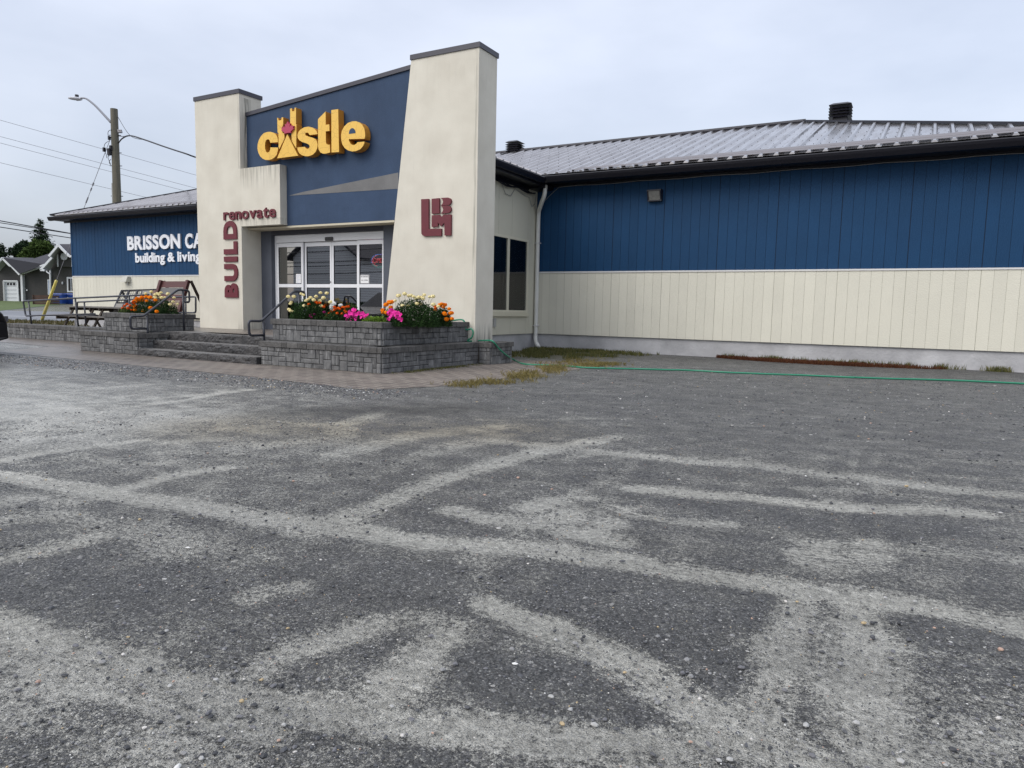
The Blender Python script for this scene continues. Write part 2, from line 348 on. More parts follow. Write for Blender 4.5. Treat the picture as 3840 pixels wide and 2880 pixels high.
tr(C3, [(1300,1130),(1800,1160),(2400,1230)], .16, .45); tr(C3, [(1400,1260),(1900,1300),(2400,1330)], .1, .3)
tr(C2, [(850,1180),(950,1330),(830,1480)], .12, .55); tr(C2, [(1050,1450),(900,1500),(500,1600)], .15, .6)
tr(R8, [(-100,1010),(0,1050),(200,1115),(400,1205),(600,1330),(800,1455),(1000,1560),(1200,1650)], .125, 1.)
tr(R8, [(960,1520),(1030,1300),(1120,1040),(1160,950)], .11, .85)
tr(R8, [(1400,1560),(1370,1400),(1370,1250),(1390,1110),(1350,1000)], .15, .95); tr(R8, [(1150,1300),(1180,1100),(1250,1000)], .1, .6)
tr(R8, [(500,1640),(900,1560),(1400,1540),(2100,1520)], .16, .6); tr(R8, [(-100,1640),(600,1660)], .15, .4); tr(R8, [(1500,1350),(2100,1440)], .15, .4)

for F_, pts_ in ((C3, [(-400,320),(700,345),(1600,400)]), (C3, [(300,560),(1000,470),(2300,520)]), (C3, [(700,640),(2400,690)]), (C3, [(-300,690),(500,720),(1500,790),(2400,900)]), (C2, [(200,640),(1300,560),(2212,470),(2600,430)]), (C2, [(1000,680),(1900,770),(2600,860)]), (C1, [(1300,520),(2212,560),(2800,640)]), (C2, [(900,300),(2212,290)]), (C3, [(0,250),(2212,330)]), (C3, [(1700,560),(2500,600)]), (R8, [(1300,1120),(2200,1290)]), (R7, [(600,700),(1000,820),(1500,1000)])):
    tr(F_, pts_, .085, .42)
for F_, pts_ in ((C3, [(1120,500),(1060,800),(1010,1060)]), (C3, [(1250,480),(1260,800),(1270,1080)]), (C2, [(1700,620),(1500,900),(1400,1050)]), (C2, [(1900,560),(1750,800),(1660,1000)])):
    tr(F_, pts_, .06, .45)
DK = []   # places where the fines are scoured off and dark stone shows
for F_, pts_, hw_, st_ in ((R7, [(0,900),(500,930),(900,960)], .22, .35), (R7, [(1250,900),(1900,960)], .2, .35), (R8, [(0,1000),(150,930),(500,960),(900,1000)], .2, .4), (R8, [(350,1100),(700,1200),(900,1350)], .14, .4), (R8, [(150,1300),(450,1480)], .10, .35), (R7, [(1850,1200),(2000,1350)], .10, .3), (R8, [(1550,1080),(2000,1200)], .15, .3), (C1, [(300,600),(700,640)], .2, .4), (C1, [(1100,720),(1800,760),(2100,700)], .25, .25), (C2, [(500,800),(1200,700),(1800,650)], .3, .25), (C2, [(400,980),(900,1000)], .12, .3), (C3, [(0,850),(600,900)], .12, .3), (C3, [(800,960),(1700,1000)], .15, .3), (C2, [(1200,150),(2200,170)], .3, .15)):
    DK.append(([tuple(onZ(0, *F_(*p_)))[:2] for p_ in pts_], hw_, st_))
def lotmat():
    m, n, b = newmat('gravel_lot'); L = n.links.new
    tcn = n.nodes.new('ShaderNodeTexCoord'); P = tcn.outputs['Object']
    def at(nm): a = n.nodes.new('ShaderNodeAttribute'); a.attribute_name = nm; return a.outputs['Fac']
    def M(op, a, bb=None, clamp=False):
        x = n.nodes.new('ShaderNodeMath'); x.operation = op; x.use_clamp = clamp
        for i, q in enumerate((a, bb)):
            if q is None: continue
            if isinstance(q, (int, float)): x.inputs[i].default_value = q
            else: L(q, x.inputs[i])
        return x.outputs[0]
    def noise(sc, det=4, ro=.55, src=P, mapsc=None):
        if mapsc: mp = n.nodes.new('ShaderNodeMapping'); mp.inputs['Scale'].default_value = mapsc; L(P, mp.inputs[0]); src = mp.outputs[0]
        t = n.nodes.new('ShaderNodeTexNoise'); t.inputs['Scale'].default_value = sc; t.inputs['Detail'].default_value = det; t.inputs['Roughness'].default_value = ro; L(src, t.inputs[0]); return t.outputs[0]
    def vor(sc):
        v = n.nodes.new('ShaderNodeTexVoronoi'); v.inputs['Scale'].default_value = sc; L(P, v.inputs['Vector']); return v
    def mr(x, a, b_, c, d):
        r = n.nodes.new('ShaderNodeMapRange'); r.inputs[1].default_value = a; r.inputs[2].default_value = b_; r.inputs[3].default_value = c; r.inputs[4].default_value = d; L(x, r.inputs[0]); return r.outputs[0]
    def mix(f, a, b_, mode='MIX'):
        x = n.nodes.new('ShaderNodeMix'); x.data_type = 'RGBA'; x.blend_type = mode
        if isinstance(f, float): x.inputs[0].default_value = f
        else: L(f, x.inputs[0])
        for i, q in ((6, a), (7, b_)):
            if isinstance(q, tuple): x.inputs[i].default_value = col4(q)
            else: L(q, x.inputs[i])
        return x.outputs[2]
    big = noise(.8, 6, .6); mid = noise(4.5, 8, .68); fine = noise(45, 6, .75); vfine = noise(230, 3, .6)
    track = at('track')
    wv = n.nodes.new('ShaderNodeMath'); wv.operation = 'SINE'
    L(M('ADD', M('MULTIPLY', at('across'), 2*math.pi/.034), M('MULTIPLY', mid, 4.5)), wv.inputs[0])
    tread = M('MULTIPLY', wv.outputs[0], M('MULTIPLY', M('MULTIPLY', track, mr(noise(2.1, 3, .5), .42, .6, 0., 1.)), .17))
    # ragged edges: silt lies where mark + noise passes a threshold
    f0 = M('ADD', M('MULTIPLY', track, 1.0), M('MULTIPLY', M('SUBTRACT', big, .5), .9))
    f0 = M('ADD', f0, M('MULTIPLY', M('SUBTRACT', mid, .5), 1.5)); f0 = M('ADD', f0, M('MULTIPLY', tread, 1.3))
    cover = mr(f0, -.15, .95, .04, .98)
    v1 = vor(170); v2 = vor(80); v3 = vor(330)
    s3 = n.nodes.new('ShaderNodeSeparateColor'); L(v3.outputs['Color'], s3.inputs[0]); s4 = n.nodes.new('ShaderNodeSeparateColor'); L(v1.outputs['Color'], s4.inputs[0])
    dz = M('ADD', M('MULTIPLY', M('SUBTRACT', s3.outputs[1], .5), .42), M('MULTIPLY', M('SUBTRACT', s4.outputs[2], .5), .36)); dz = M('ADD', dz, M('MULTIPLY', M('SUBTRACT', fine, .5), 1.6))
    silt = mr(M('ADD', cover, dz), .38, .62, 0., 1.)
    silt = M('MULTIPLY', silt, M('SUBTRACT', 1., M('MULTIPLY', at('loose'), .45)))
    # stones
    def stone(v, ramp):
        s_ = n.nodes.new('ShaderNodeSeparateColor'); L(v.outputs['Color'], s_.inputs[0])
        c = n.nodes.new('ShaderNodeValToRGB'); c.color_ramp.interpolation = 'CONSTANT'; e = c.color_ramp.elements
        e[0].position = 0; e[0].color = col4(ramp[0][1]); e[1].position = ramp[1][0]; e[1].color = col4(ramp[1][1])
        for p_, cc in ramp[2:]: q = e.new(p_); q.color = col4(cc)
        L(s_.outputs[0], c.inputs[0]); return c.outputs[0]
    sa = stone(v1, [(0, (.028,.029,.032)), (.20, (.076,.077,.081)), (.46, (.13,.131,.134)), (.72, (.195,.195,.192)), (.87, (.24,.24,.235)), (.955, (.50,.50,.48))])
    sb = stone(v2, [(0, (.030,.032,.036)), (.26, (.082,.084,.088)), (.54, (.137,.139,.142)), (.80, (.21,.21,.21)), (.91, (.32,.31,.30)), (.975, (.52,.51,.49))])
    sep = n.nodes.new('ShaderNodeSeparateColor'); L(v2.outputs['Color'], sep.inputs[0])
    pick = M('GREATER_THAN', sep.outputs[1], .62)
    st = mix(pick, sa, sb)
    gaps = mr(v1.outputs['Distance'], .25, .7, 1., .45)
    st = mix(1., st, gaps, 'MULTIPLY')
    sc = n.nodes.new('ShaderNodeValToRGB'); e = sc.color_ramp.elements; e[0].position = .3; e[0].color = (.31,.305,.27,1); e[1].position = .72; e[1].color = (.55,.54,.485,1); L(fine, sc.inputs[0])
    # tan dirt showing in places
    siltc = mix(M('MULTIPLY', at('tan'), .8), sc.outputs[0], (.36, .32, .235))
    speck = mr(vfine, .56, .66, 0., .75)
    siltc = mix(M('MULTIPLY', speck, .6), siltc, st)
    dusty = mix(mr(mid, .3, .75, .05, .35), st, (.21, .208, .19))
    c = mix(M('MULTIPLY', silt, .92), dusty, siltc)
    c = mix(mr(big, .35, .65, .0, .35), c, mix(1., c, (.72,.74,.80), 'MULTIPLY'))
    c = mix(at('damp'), c, mix(1., c, (.50,.50,.49), 'MULTIPLY'))
    gr = noise(30, 9, .88); gr2 = noise(95, 4, .8)
    gmul = M('MULTIPLY', mr(gr, .36, .64, .60, 1.45), mr(gr2, .34, .66, .72, 1.28))
    c = mix(1., c, gmul, 'MULTIPLY')
    lo = noise(2.6, 4, .6, mapsc=(.35, 1.5, 1)); c = mix(1., c, mr(lo, .35, .65, .88, 1.16), 'MULTIPLY')
    far = at('far')
    c = mix(far, c, (.12, .115, .07))
    L(c, b.inputs['Base Color'])
    wet = at('wet')
    rg = M('SUBTRACT', mr(silt, 0., 1., .56, .74), M('MULTIPLY', wet, M('ADD', M('MULTIPLY', silt, .42), .16)))
    L(rg, b.inputs['Roughness'])
    h = M('ADD', M('MULTIPLY', v1.outputs['Distance'], -.5), M('MULTIPLY', fine, 1.1)); h = M('ADD', h, M('MULTIPLY', tread, .9))
    h = M('ADD', h, M('MULTIPLY', M('MULTIPLY', v2.outputs['Distance'], -.9), M('SUBTRACT', 1., M('MULTIPLY', silt, .8))))
    bp = n.nodes.new('ShaderNodeBump'); bp.inputs['Distance'].default_value = .017
    L(M('SUBTRACT', .95, M('MULTIPLY', M('MULTIPLY', wet, silt), .75)), bp.inputs['Strength']); L(h, bp.inputs['Height'])
    bp2 = n.nodes.new('ShaderNodeBump'); bp2.inputs['Distance'].default_value = .06; bp2.inputs['Strength'].default_value = .8; L(mid, bp2.inputs['Height']); L(bp2.outputs[0], bp.inputs['Normal'])
    L(bp.outputs[0], b.inputs['Normal'])
    return m

def seg_dist(X, Y, a, b):
    ax, ay = a; bx, by = b; dx, dy = bx-ax, by-ay; l2 = dx*dx+dy*dy+1e-12
    t = np.clip(((X-ax)*dx+(Y-ay)*dy)/l2, 0, 1)
    return np.hypot(X-(ax+t*dx), Y-(ay+t*dy))
def make_ground():
    # rings widen with distance; finest in front of the lens position
    na, nr = 720, 470
    rad = np.concatenate([[0.], .55*np.power(46/.55, np.linspace(0, 1, nr))])
    ang = np.linspace(math.pi/2+YAW-R(62), math.pi/2+YAW+R(62), na)
    rest = np.linspace(ang[-1], ang[0]+2*math.pi, 60)[1:-1]
    A = np.concatenate([ang, rest]); n = len(A)
    rr = np.concatenate([rad[1:], list(np.arange(48, 130, 2.0))+[150, 200, 400, 900, 2500]])
    RR, AA = np.meshgrid(rr, A, indexing='ij'); X = (RR*np.cos(AA)).ravel(); Y = (RR*np.sin(AA)).ravel()
    V = NV[0]*X+NV[1]*Y; Z = .025*np.clip(np.minimum(V, 82)-42, 0, None)
    X = np.append(X, 0); Y = np.append(Y, 0); Z = np.append(Z, 0); V = np.append(V, 0)
    tk = np.zeros_like(X); ac = np.zeros_like(X)
    for P, hw, st in TR:
        d = np.full_like(X, 1e9); ext = max(abs(np.array(P)).max(), 1)
        for i in range(len(P)-1): d = np.minimum(d, seg_dist(X, Y, P[i], P[i+1]))
        f = st*np.clip(1.25-d/(hw*.92), 0, 1)**.75; ac = np.where(f > tk, d, ac); tk = np.maximum(tk, f)
    rut = tk.copy(); tk = np.maximum(tk, .24)
    for P, hw, st in DK:
        d = np.full_like(X, 1e9)
        for i in range(len(P)-1): d = np.minimum(d, seg_dist(X, Y, P[i], P[i+1]))
        tk = tk-st*np.clip(1.4-d/hw, 0, 1)*np.clip(1.3-rut*1.3, 0, 1)
    # broad soft silt on the left, lightened to paint in wet sheen; thin everywhere
    d = np.hypot((X+9)/6.5, (Y-3.2)/2.2); tk = np.maximum(tk, .62*np.clip(1.4-d, 0, 1))
    loose = np.clip((Y-5.75-.25*np.sin(X*1.7)-.12*np.sin(X*4.1))/.35, 0, 1)*np.clip((X+16)/1.5, 0, 1)
    wet = np.clip((-X-3.2)/5., 0, 1)
    px0 = onZ(0, 1050, 1545); q0 = onZ(0, 1700, 1535)
    damp = .85*np.clip(1.35-seg_dist(X, Y, (px0[0], px0[1]), (q0[0], q0[1]))/.42, 0, 1)
    e0 = onZ(0, 900, 1600); e1 = onZ(0, 1900, 1610)
    tan = np.clip(1.3-seg_dist(X, Y, (e0[0], e0[1]), (e1[0], e1[1]))/.7, 0, 1)
    near_wall = np.clip((Y-13.5)/1.5, 0, 1)*(X > -8); damp = np.maximum(damp, .5*near_wall)
    far = np.clip((V-46)/3, 0, 1)
    far = np.maximum(far, .75*np.clip((Y-12.6)/1., 0, 1)*np.clip((-5.2-X)/1.2, 0, 1)*(X > -8.4)*(Y < 16))
    Z = Z-.008*rut*(V < 40)+.045*np.clip((Y-12.8)/3, 0, 1)*(X > -8.2)*(X < 3)
    nrr = len(rr); I = np.arange(nrr*n).reshape(nrr, n)
    a = I[:-1, :]; b_ = I[1:, :]; a2 = np.roll(a, -1, 1); b2 = np.roll(b_, -1, 1)
    F = np.stack([a, b_, b2, a2], -1).reshape(-1, 4)
    c = nrr*n; F2 = [(c, int(I[0, k]), int(I[0, (k+1) % n])) for k in range(n)]
    me = bpy.data.meshes.new('ground')
    me.from_pydata(np.stack([X, Y, Z], -1).tolist(), [], [tuple(x) for x in F.tolist()]+F2); me.update()
    for nm, dat in (('track', tk), ('across', ac), ('loose', loose), ('wet', wet), ('damp', damp), ('tan', tan), ('far', far)):
        at = me.attributes.new(nm, 'FLOAT', 'POINT'); at.data.foreach_set('value', dat.astype(np.float32))
    me.polygons.foreach_set('use_smooth', [True]*len(me.polygons))
    me.materials.append(lotmat()); o = bpy.data.objects.new('ground', me); COL.objects.link(o); tag(o, kind='structure'); return o
make_ground()
def gz(x, y): return .0

# ------------------------------------------------------------------ paved path
M_pave = None
def pavemat():
    m, n, b = newmat('wet_brown_pavers'); L = n.links.new
    tcn = n.nodes.new('ShaderNodeTexCoord'); mp = n.nodes.new('ShaderNodeMapping'); mp.inputs['Rotation'].default_value = (0, 0, R(0)); L(tcn.outputs['Object'], mp.inputs[0])
    br = n.nodes.new('ShaderNodeTexBrick'); L(mp.outputs[0], br.inputs[0]); br.inputs['Scale'].default_value = 1; br.inputs['Brick Width'].default_value = .30; br.inputs['Row Height'].default_value = .15
    br.inputs['Mortar Size'].default_value = .010; br.inputs['Color1'].default_value = (.155, .128, .110, 1); br.inputs['Color2'].default_value = (.085, .070, .062, 1); br.inputs['Mortar'].default_value = (.33, .30, .25, 1)
    br.inputs['Mortar Smooth'].default_value = .3
    t = n.nodes.new('ShaderNodeTexNoise'); t.inputs['Scale'].default_value = 1.6; t.inputs['Detail'].default_value = 7; L(tcn.outputs['Object'], t.inputs[0])
    mr = n.nodes.new('ShaderNodeMapRange'); mr.inputs[1].default_value = .42; mr.inputs[2].default_value = .66; L(t.outputs[0], mr.inputs[0])
    mx = n.nodes.new('ShaderNodeMix'); mx.data_type = 'RGBA'; L(mr.outputs[0], mx.inputs[0]); L(br.outputs[0], mx.inputs[6]); mx.inputs[7].default_value = (.155, .135, .112, 1)
    m3 = n.nodes.new('ShaderNodeMix'); m3.data_type = 'RGBA'; m3.inputs[0].default_value = .8; L(mx.outputs[2], m3.inputs[6]); L(br.outputs[0], m3.inputs[7])
    L(m3.outputs[2], b.inputs['Base Color'])
    sp = n.nodes.new('ShaderNodeSeparateXYZ'); L(tcn.outputs['Object'], sp.inputs[0])
    wx = n.nodes.new('ShaderNodeMapRange'); wx.inputs[1].default_value = -7; wx.inputs[2].default_value = -12; wx.inputs[3].default_value = .62; wx.inputs[4].default_value = .20; L(sp.outputs[0], wx.inputs[0])
    ad = n.nodes.new('ShaderNodeMath'); ad.operation = 'MULTIPLY_ADD'; L(t.outputs[0], ad.inputs[0]); ad.inputs[1].default_value = .25; L(wx.outputs[0], ad.inputs[2]); L(ad.outputs[0], b.inputs['Roughness'])
    bp = n.nodes.new('ShaderNodeBump'); bp.inputs['Strength'].default_value = .5; bp.inputs['Distance'].default_value = .006; bp.invert = True; L(br.outputs['Fac'], bp.inputs['Height']); L(bp.outputs[0], b.inputs['Normal'])
    return m
M_pave = pavemat()
def wob(a, b, n, amp, seed):
    a = Vector(a); b = Vector(b); t = (b-a).normalized(); nn = Vector((-t[1], t[0], 0)); out = []
    for i in range(n):
        p = a.lerp(b, i/n); out.append(p+nn*(amp*mnoise.noise(Vector((i*.6, seed, 0)))))
    return out
pz = .004
ring = []
ring += wob((-15.2,6.98,pz), (-7.85,6.75,pz), 40, .03, 1)
ring += wob((-7.85,6.75,pz), (-5.75,6.55,pz), 16, .04, 2)
ring += wob((-5.75,6.55,pz), (-5.25,7.35,pz), 8, .16, 3)
ring += wob((-5.25,7.35,pz), (-4.95,11.2,pz), 26, .14, 4)
ring += wob((-4.95,11.2,pz), (-5.2,12.6,pz), 8, .1, 5)
ring += [Vector(p) for p in ((-6.3,12.75,pz), (-7.05,12.2,pz), (-7.05,9.9,pz), (-23.5,10.9,pz), (-24.5,9.3,pz))]
ring += wob((-24.5,9.3,pz), (-18.6,8.62,pz), 12, .05, 6) + wob((-18.6,8.62,pz), (-16.2,8.46,pz), 8, .03, 7) + wob((-16.2,8.46,pz), (-15.2,6.98,pz), 6, .03, 8)
b = MB(); b.quad(*ring); tag(b.build('path', M_pave), kind='structure')

# ------------------------------------------------------------------ road, verge, lawn, drive across the road
M_asph = mat('wet_road_asphalt', (.155, .16, .175), .42, var=.25, vscale=.25, bump=.3, bscale=20, stretch=(1, 1, 1))
M_line = mat('road_line_paint', (.72, .72, .72), .5)
M_lawn = mat('lawn_grass', (.085, .125, .030), .9, var=.35, vscale=1.2, bump=.8, bscale=14)
M_verge = mat('verge_dry_grass', (.10, .085, .035), .95, vscale=1.1, c2=(.075, .055, .035), bump=.9, bscale=12)
UV_ = Vector((math.cos(YAW), math.sin(YAW), 0))
def strip(name, v0, v1, m, dz, u0=-140, u1=120):
    b = MB(); vs = sorted(set([v0, v1]+[q for q in (42.,) if v0 < q < v1]))
    for a, c in zip(vs[:-1], vs[1:]):
        P = []
        for v, u in ((a, u0), (a, u1), (c, u1), (c, u0)):
            p = NV*v+UV_*u; P.append((p[0], p[1], .025*max(0, v-42)+dz))
        b.quad(*P)
    return tag(b.build(name, m), kind='structure')
strip('grass_verge', 26.5, 34.4, M_verge, .006)
strip('road', 34.6, 50, M_asph, .012)
strip('road_marking', 42.0, 42.22, M_line, .018)
Cb = cr_(0,1060,480)
b = MB(); low = [(-900,560),(0,492),(500,440),(900,398),(1280,362),(2200,300)]; 
for (x0,y0),(x1,y1) in zip(low[:-1], low[1:]):
    a = onG(*Cb(x0,y0), .03); c = onG(*Cb(x1,y1), .03)
    fa = onV(86, *Cb(x0,y0)); fc = onV(86, *Cb(x1,y1)); fa[2] = fc[2] = 1.03
    ma = a.lerp(fa, (82-a.dot(NV))/(86-a.dot(NV))); mc = c.lerp(fc, (82-c.dot(NV))/(86-c.dot(NV))); ma[2] = mc[2] = 1.03
    b.quad(a, c, mc, ma); b.quad(ma, mc, fc, fa)
tag(b.build('lawn', M_lawn), kind='structure')
b = MB(); P = [onG(*Cb(x,y), .02) for x, y in low]
for p, q in zip(P[:-1], P[1:]):
    vp, vq = p.dot(NV), q.dot(NV); p0 = p+NV*(49.5-vp); q0 = q+NV*(49.5-vq); p0[2] = q0[2] = .025*7.5+.02
    b.quad(p0, q0, q+NV*.5, p+NV*.5)
tag(b.build('driveway', M_asph), kind='structure')

# ------------------------------------------------------------------ the store
ST = thing('store_building', (-13, 15.9, 0), 'low blue and cream board clad store with metal hip roof and tall stucco entrance', 'building')
D = 15.9; ZS, ZB, ZT = .42, 1.925, 4.03
XL, XR, XC = -28.56, 2.3, -8.3
def boards(x0, x1, z0, z1, gap, seam, dx=.2032, x_seam=-7.5023, y=D):
    b = MB(); k0 = math.floor((x0-x_seam)/dx)-1; k = k0
    while True:
        a = x_seam+k*dx; c = a+dx; 
        if a > x1: break
        g0 = (seam if k % 6 == 0 else gap)/2; g1 = (seam if (k+1) % 6 == 0 else gap)/2
        xa, xb = max(a+g0, x0), min(c-g1, x1)
        if xb-xa > .02: b.box(xa, xb, y-.018, y, z0, z1)
        k += 1
    return b
back = MB(); back.box(XL, XR, D-.011, D+.15, ZB+.02, ZT+.1); back.build('wall_blue_backing', M_gapb, ST)
back = MB(); back.box(XL, XR, D-.013, D+.15, ZS, ZB+.018); back.build('wall_cream_backing', M_gap, ST)
boards(XL, XR, ZB+.02, ZT, .007, .016).build('blue_siding', M_blue, ST)
boards(XL, XR, ZS, ZB, .005, .009).build('cream_siding', M_cream, ST)
b = MB(); b.box(XC+.005, XR, D-.035, D-.019, ZB-.006, ZB+.028); b.build('band_trim', M_trim, ST)
b = MB(); b.box(XL-.01, -14.6, D-.035, D-.019, ZB-.006, ZB+.028); b.build('band_trim', M_trim, ST)
b = MB(); b.box(XL, XR, D+.03, D+.25, -.3, ZS); b.build('foundation', M_conc, ST)
# left and right end walls
for nm, m_, z0, z1 in (('end_wall_blue', M_blue, ZB, ZT+.1), ('end_wall_cream', M_cream, ZS, ZB-.002), ('end_foundation', M_conc, -.3, ZS-.002)):
    for xa_, xb_ in ((XL-.02, XL-.001), (XR+.001, XR+.02)): b = MB(); b.box(xa_, xb_, D-.018, 26.2, z0, z1); b.build(nm, m_, ST)
b = MB(); b.box(XL, XR, 26.2, 26.35, -.3, ZT+.1); b.build('rear_wall', M_blue, ST)
b = MB(); b.box(XL-.035, XL+.045, D-.03, D-.0185, ZB+.03, ZT); b.build('corner_board', M_blue, ST)
b = MB(); b.box(XL-.035, XL+.045, D-.03, D-.0185, ZS, ZB-.01); b.build('corner_board', M_cream, ST)
# roof
S = .35; EY = 15.35; EZ = 4.20; XE0, XE1 = -28.95, 2.75; RY = 21.0
def zr(y): return EZ+S*(y-EY)
RZ = zr(RY); H = RY-EY
X0r, X1r = XE0+H, XE1-H
b = MB(); b.quad((XE0,EY,EZ),(XE1,EY,EZ),(X1r,RY,RZ),(X0r,RY,RZ))
b.quad((XE1,EY,EZ),(XE1,RY+H,EZ),(X1r,RY,RZ)); b.quad((XE0,RY+H,EZ),(XE0,EY,EZ),(X0r,RY,RZ)); b.quad((XE1,RY+H,EZ),(XE0,RY+H,EZ),(X0r,RY,RZ),(X1r,RY,RZ))
x = XE0+.1; rs = .3048
while x < XE1-.05:
    ye = min(RY, EY+min(x-XE0, XE1-x))
    if ye-EY > .15:
        for w0, w1, h0, h1 in ((.055,.024,0,.040),):
            y0 = EY-.03; z0 = zr(y0); z1 = zr(ye)
            b.hexa([(x-w0,y0,z0),(x+w0,y0,z0),(x+w0,ye,z1),(x-w0,ye,z1)],[(x-w1,y0,z0+h1),(x+w1,y0,z0+h1),(x+w1,ye,z1+h1),(x-w1,ye,z1+h1)])
        for q in ():
            ye2 = min(RY, EY+max(0, min(x+q-XE0, XE1-x-q)))
            if ye2-EY > .3: b.hexa([(x+q-.012,EY-.03,zr(EY-.03)),(x+q+.012,EY-.03,zr(EY-.03)),(x+q+.012,ye2,zr(ye2)),(x+q-.012,ye2,zr(ye2))],[(x+q-.005,EY-.03,zr(EY-.03)+.003),(x+q+.005,EY-.03,zr(EY-.03)+.003),(x+q+.005,ye2,zr(ye2)+.003),(x+q-.005,ye2,zr(ye2)+.003)])
    x += rs
roof = b.build('roof', M_roof, ST)
# screws in rows on the front slope
b = MB(); rr_ = random.Random(3); x = XE0+.1
while x < XE1-.05:
    for yy in np.arange(EY+.55, RY, .62):
        if yy < EY+min(x-XE0, XE1-x)-.1:
            for dx_ in (-.07, .07): b.box(x+dx_-.006, x+dx_+.006, yy-.008, yy+.008, zr(yy), zr(yy)+.009)
    x += rs
b.build('roof_screws', M_dark, roof)
b = MB(); b.tube([(X0r,RY,RZ+.02),(X1r,RY,RZ+.02)], .07, 6); b.bar((XE0,EY,EZ+.03),(X0r,RY,RZ+.03), .16, .05); b.bar((XE1,EY,EZ+.03),(X1r,RY,RZ+.03), .16, .05); b.build('ridge_cap', M_dark, roof)
# flat ice guards laid over the ribs near the eave
Yg = 16.05
b = MB(); b.hexa([(XC+1.0,EY+.1,zr(EY+.1)+.034),(XE1,EY+.1,zr(EY+.1)+.034),(XE1,EY+.34,zr(EY+.34)+.034),(XC+1.3,EY+.34,zr(EY+.34)+.034)],[(XC+1.0,EY+.1,zr(EY+.1)+.040),(XE1,EY+.1,zr(EY+.1)+.040),(XE1,EY+.34,zr(EY+.34)+.040),(XC+1.3,EY+.34,zr(EY+.34)+.040)])
b.build('ice_guard', M_strip, roof); b = MB()
b.hexa([(XC+2.7,EY+.36,zr(EY+.36)+.036),(XE1,EY+.36,zr(EY+.36)+.036),(XE1,EY+.7,zr(EY+.7)+.036),(XC+3.1,EY+.7,zr(EY+.7)+.036)],[(XC+2.7,EY+.36,zr(EY+.36)+.042),(XE1,EY+.36,zr(EY+.36)+.042),(XE1,EY+.7,zr(EY+.7)+.042),(XC+3.1,EY+.7,zr(EY+.7)+.042)])
b.build('ice_guard', M_strip, roof); b = MB()
b.hexa([(XE0+.6,EY+.1,zr(EY+.1)+.034),(-15,EY+.1,zr(EY+.1)+.034),(-15,EY+.5,zr(EY+.5)+.034),(XE0+1.0,EY+.5,zr(EY+.5)+.034)],[(XE0+.6,EY+.1,zr(EY+.1)+.040),(-15,EY+.1,zr(EY+.1)+.040),(-15,EY+.5,zr(EY+.5)+.040),(XE0+1.0,EY+.5,zr(EY+.5)+.040)])
b.build('ice_guard', M_strip, roof)
# crinkled snow on the lip: foil-like rib closures
# gutter and soffit
prof = [(EY+.02,4.15),(EY-.10,4.15),(EY-.115,4.13),(EY-.10,4.08),(EY-.06,4.005),(EY+.02,4.005)]
for xa, xb in ((XC+.45, XE1), (XE0-.02, -14.9)):
    b = MB(); b.prism([(xa,y,z) for y, z in prof][::-1], (xb-xa,0,0)); b.build('gutter', M_gut, ST)
b = MB(); b.box(XC+.3, XE1, EY+.021, D-.02, 4.03, 4.08); b.box(XC+.3, XE1, D-.06, D-.021, 3.975, 4.029); b.build('soffit', M_gut, ST)
b = MB(); b.box(XE0, -14.9, EY+.021, D-.02, 4.03, 4.08); b.box(XE0, -14.9, D-.06, D-.021, 3.975, 4.029); b.build('soffit', M_gut, ST)
# roof vents
def vent(x, y, s, label=None):
    z = zr(y)-.10; b = MB(); b.box(x-.17*s, x+.17*s, y-.17*s, y+.17*s, z-.3, z+.34*s); o = b.build('roof_vent', M_dark, ST)
    b = MB()
    for k in range(4):
        zz = z+.10*s+k*.075*s; w0 = .27*s; w1 = .215*s
        b.hexa([(x-w0,y-w0,zz),(x+w0,y-w0,zz),(x+w0,y+w0,zz),(x-w0,y+w0,zz)],[(x-w1,y-w1,zz+.036*s),(x+w1,y-w1,zz+.036*s),(x+w1,y+w1,zz+.036*s),(x-w1,y+w1,zz+.036*s)])
    b.hexa([(x-.27*s,y-.27*s,z+.41*s),(x+.27*s,y-.27*s,z+.41*s),(x+.27*s,y+.27*s,z+.41*s),(x-.27*s,y+.27*s,z+.41*s)],[(x-.17*s,y-.17*s,z+.47*s),(x+.17*s,y-.17*s,z+.47*s),(x+.17*s,y+.17*s,z+.47*s),(x-.17*s,y+.17*s,z+.47*s)])
    b.build('louvre', M_dark, o)
p = onY(RY+.35, 3156, 458); vent(p[0], RY-.05, 1.0)
p = onY(RY+.35, 1945, 577); vent(p[0], RY+.1, .92)

# ---- projecting entrance wing
WX0 = -14.7; YF = 11.54; RX = -7.88
def cutwall(b, y0, y1, z0, z1, holes):  # wall of constant x with holes (ya,yb,za,zb)
    ys = sorted(set([y0,y1]+[q for h in holes for q in h[:2]])); zs = sorted(set([z0,z1]+[q for h in holes for q in h[2:]]))
    return ys, zs
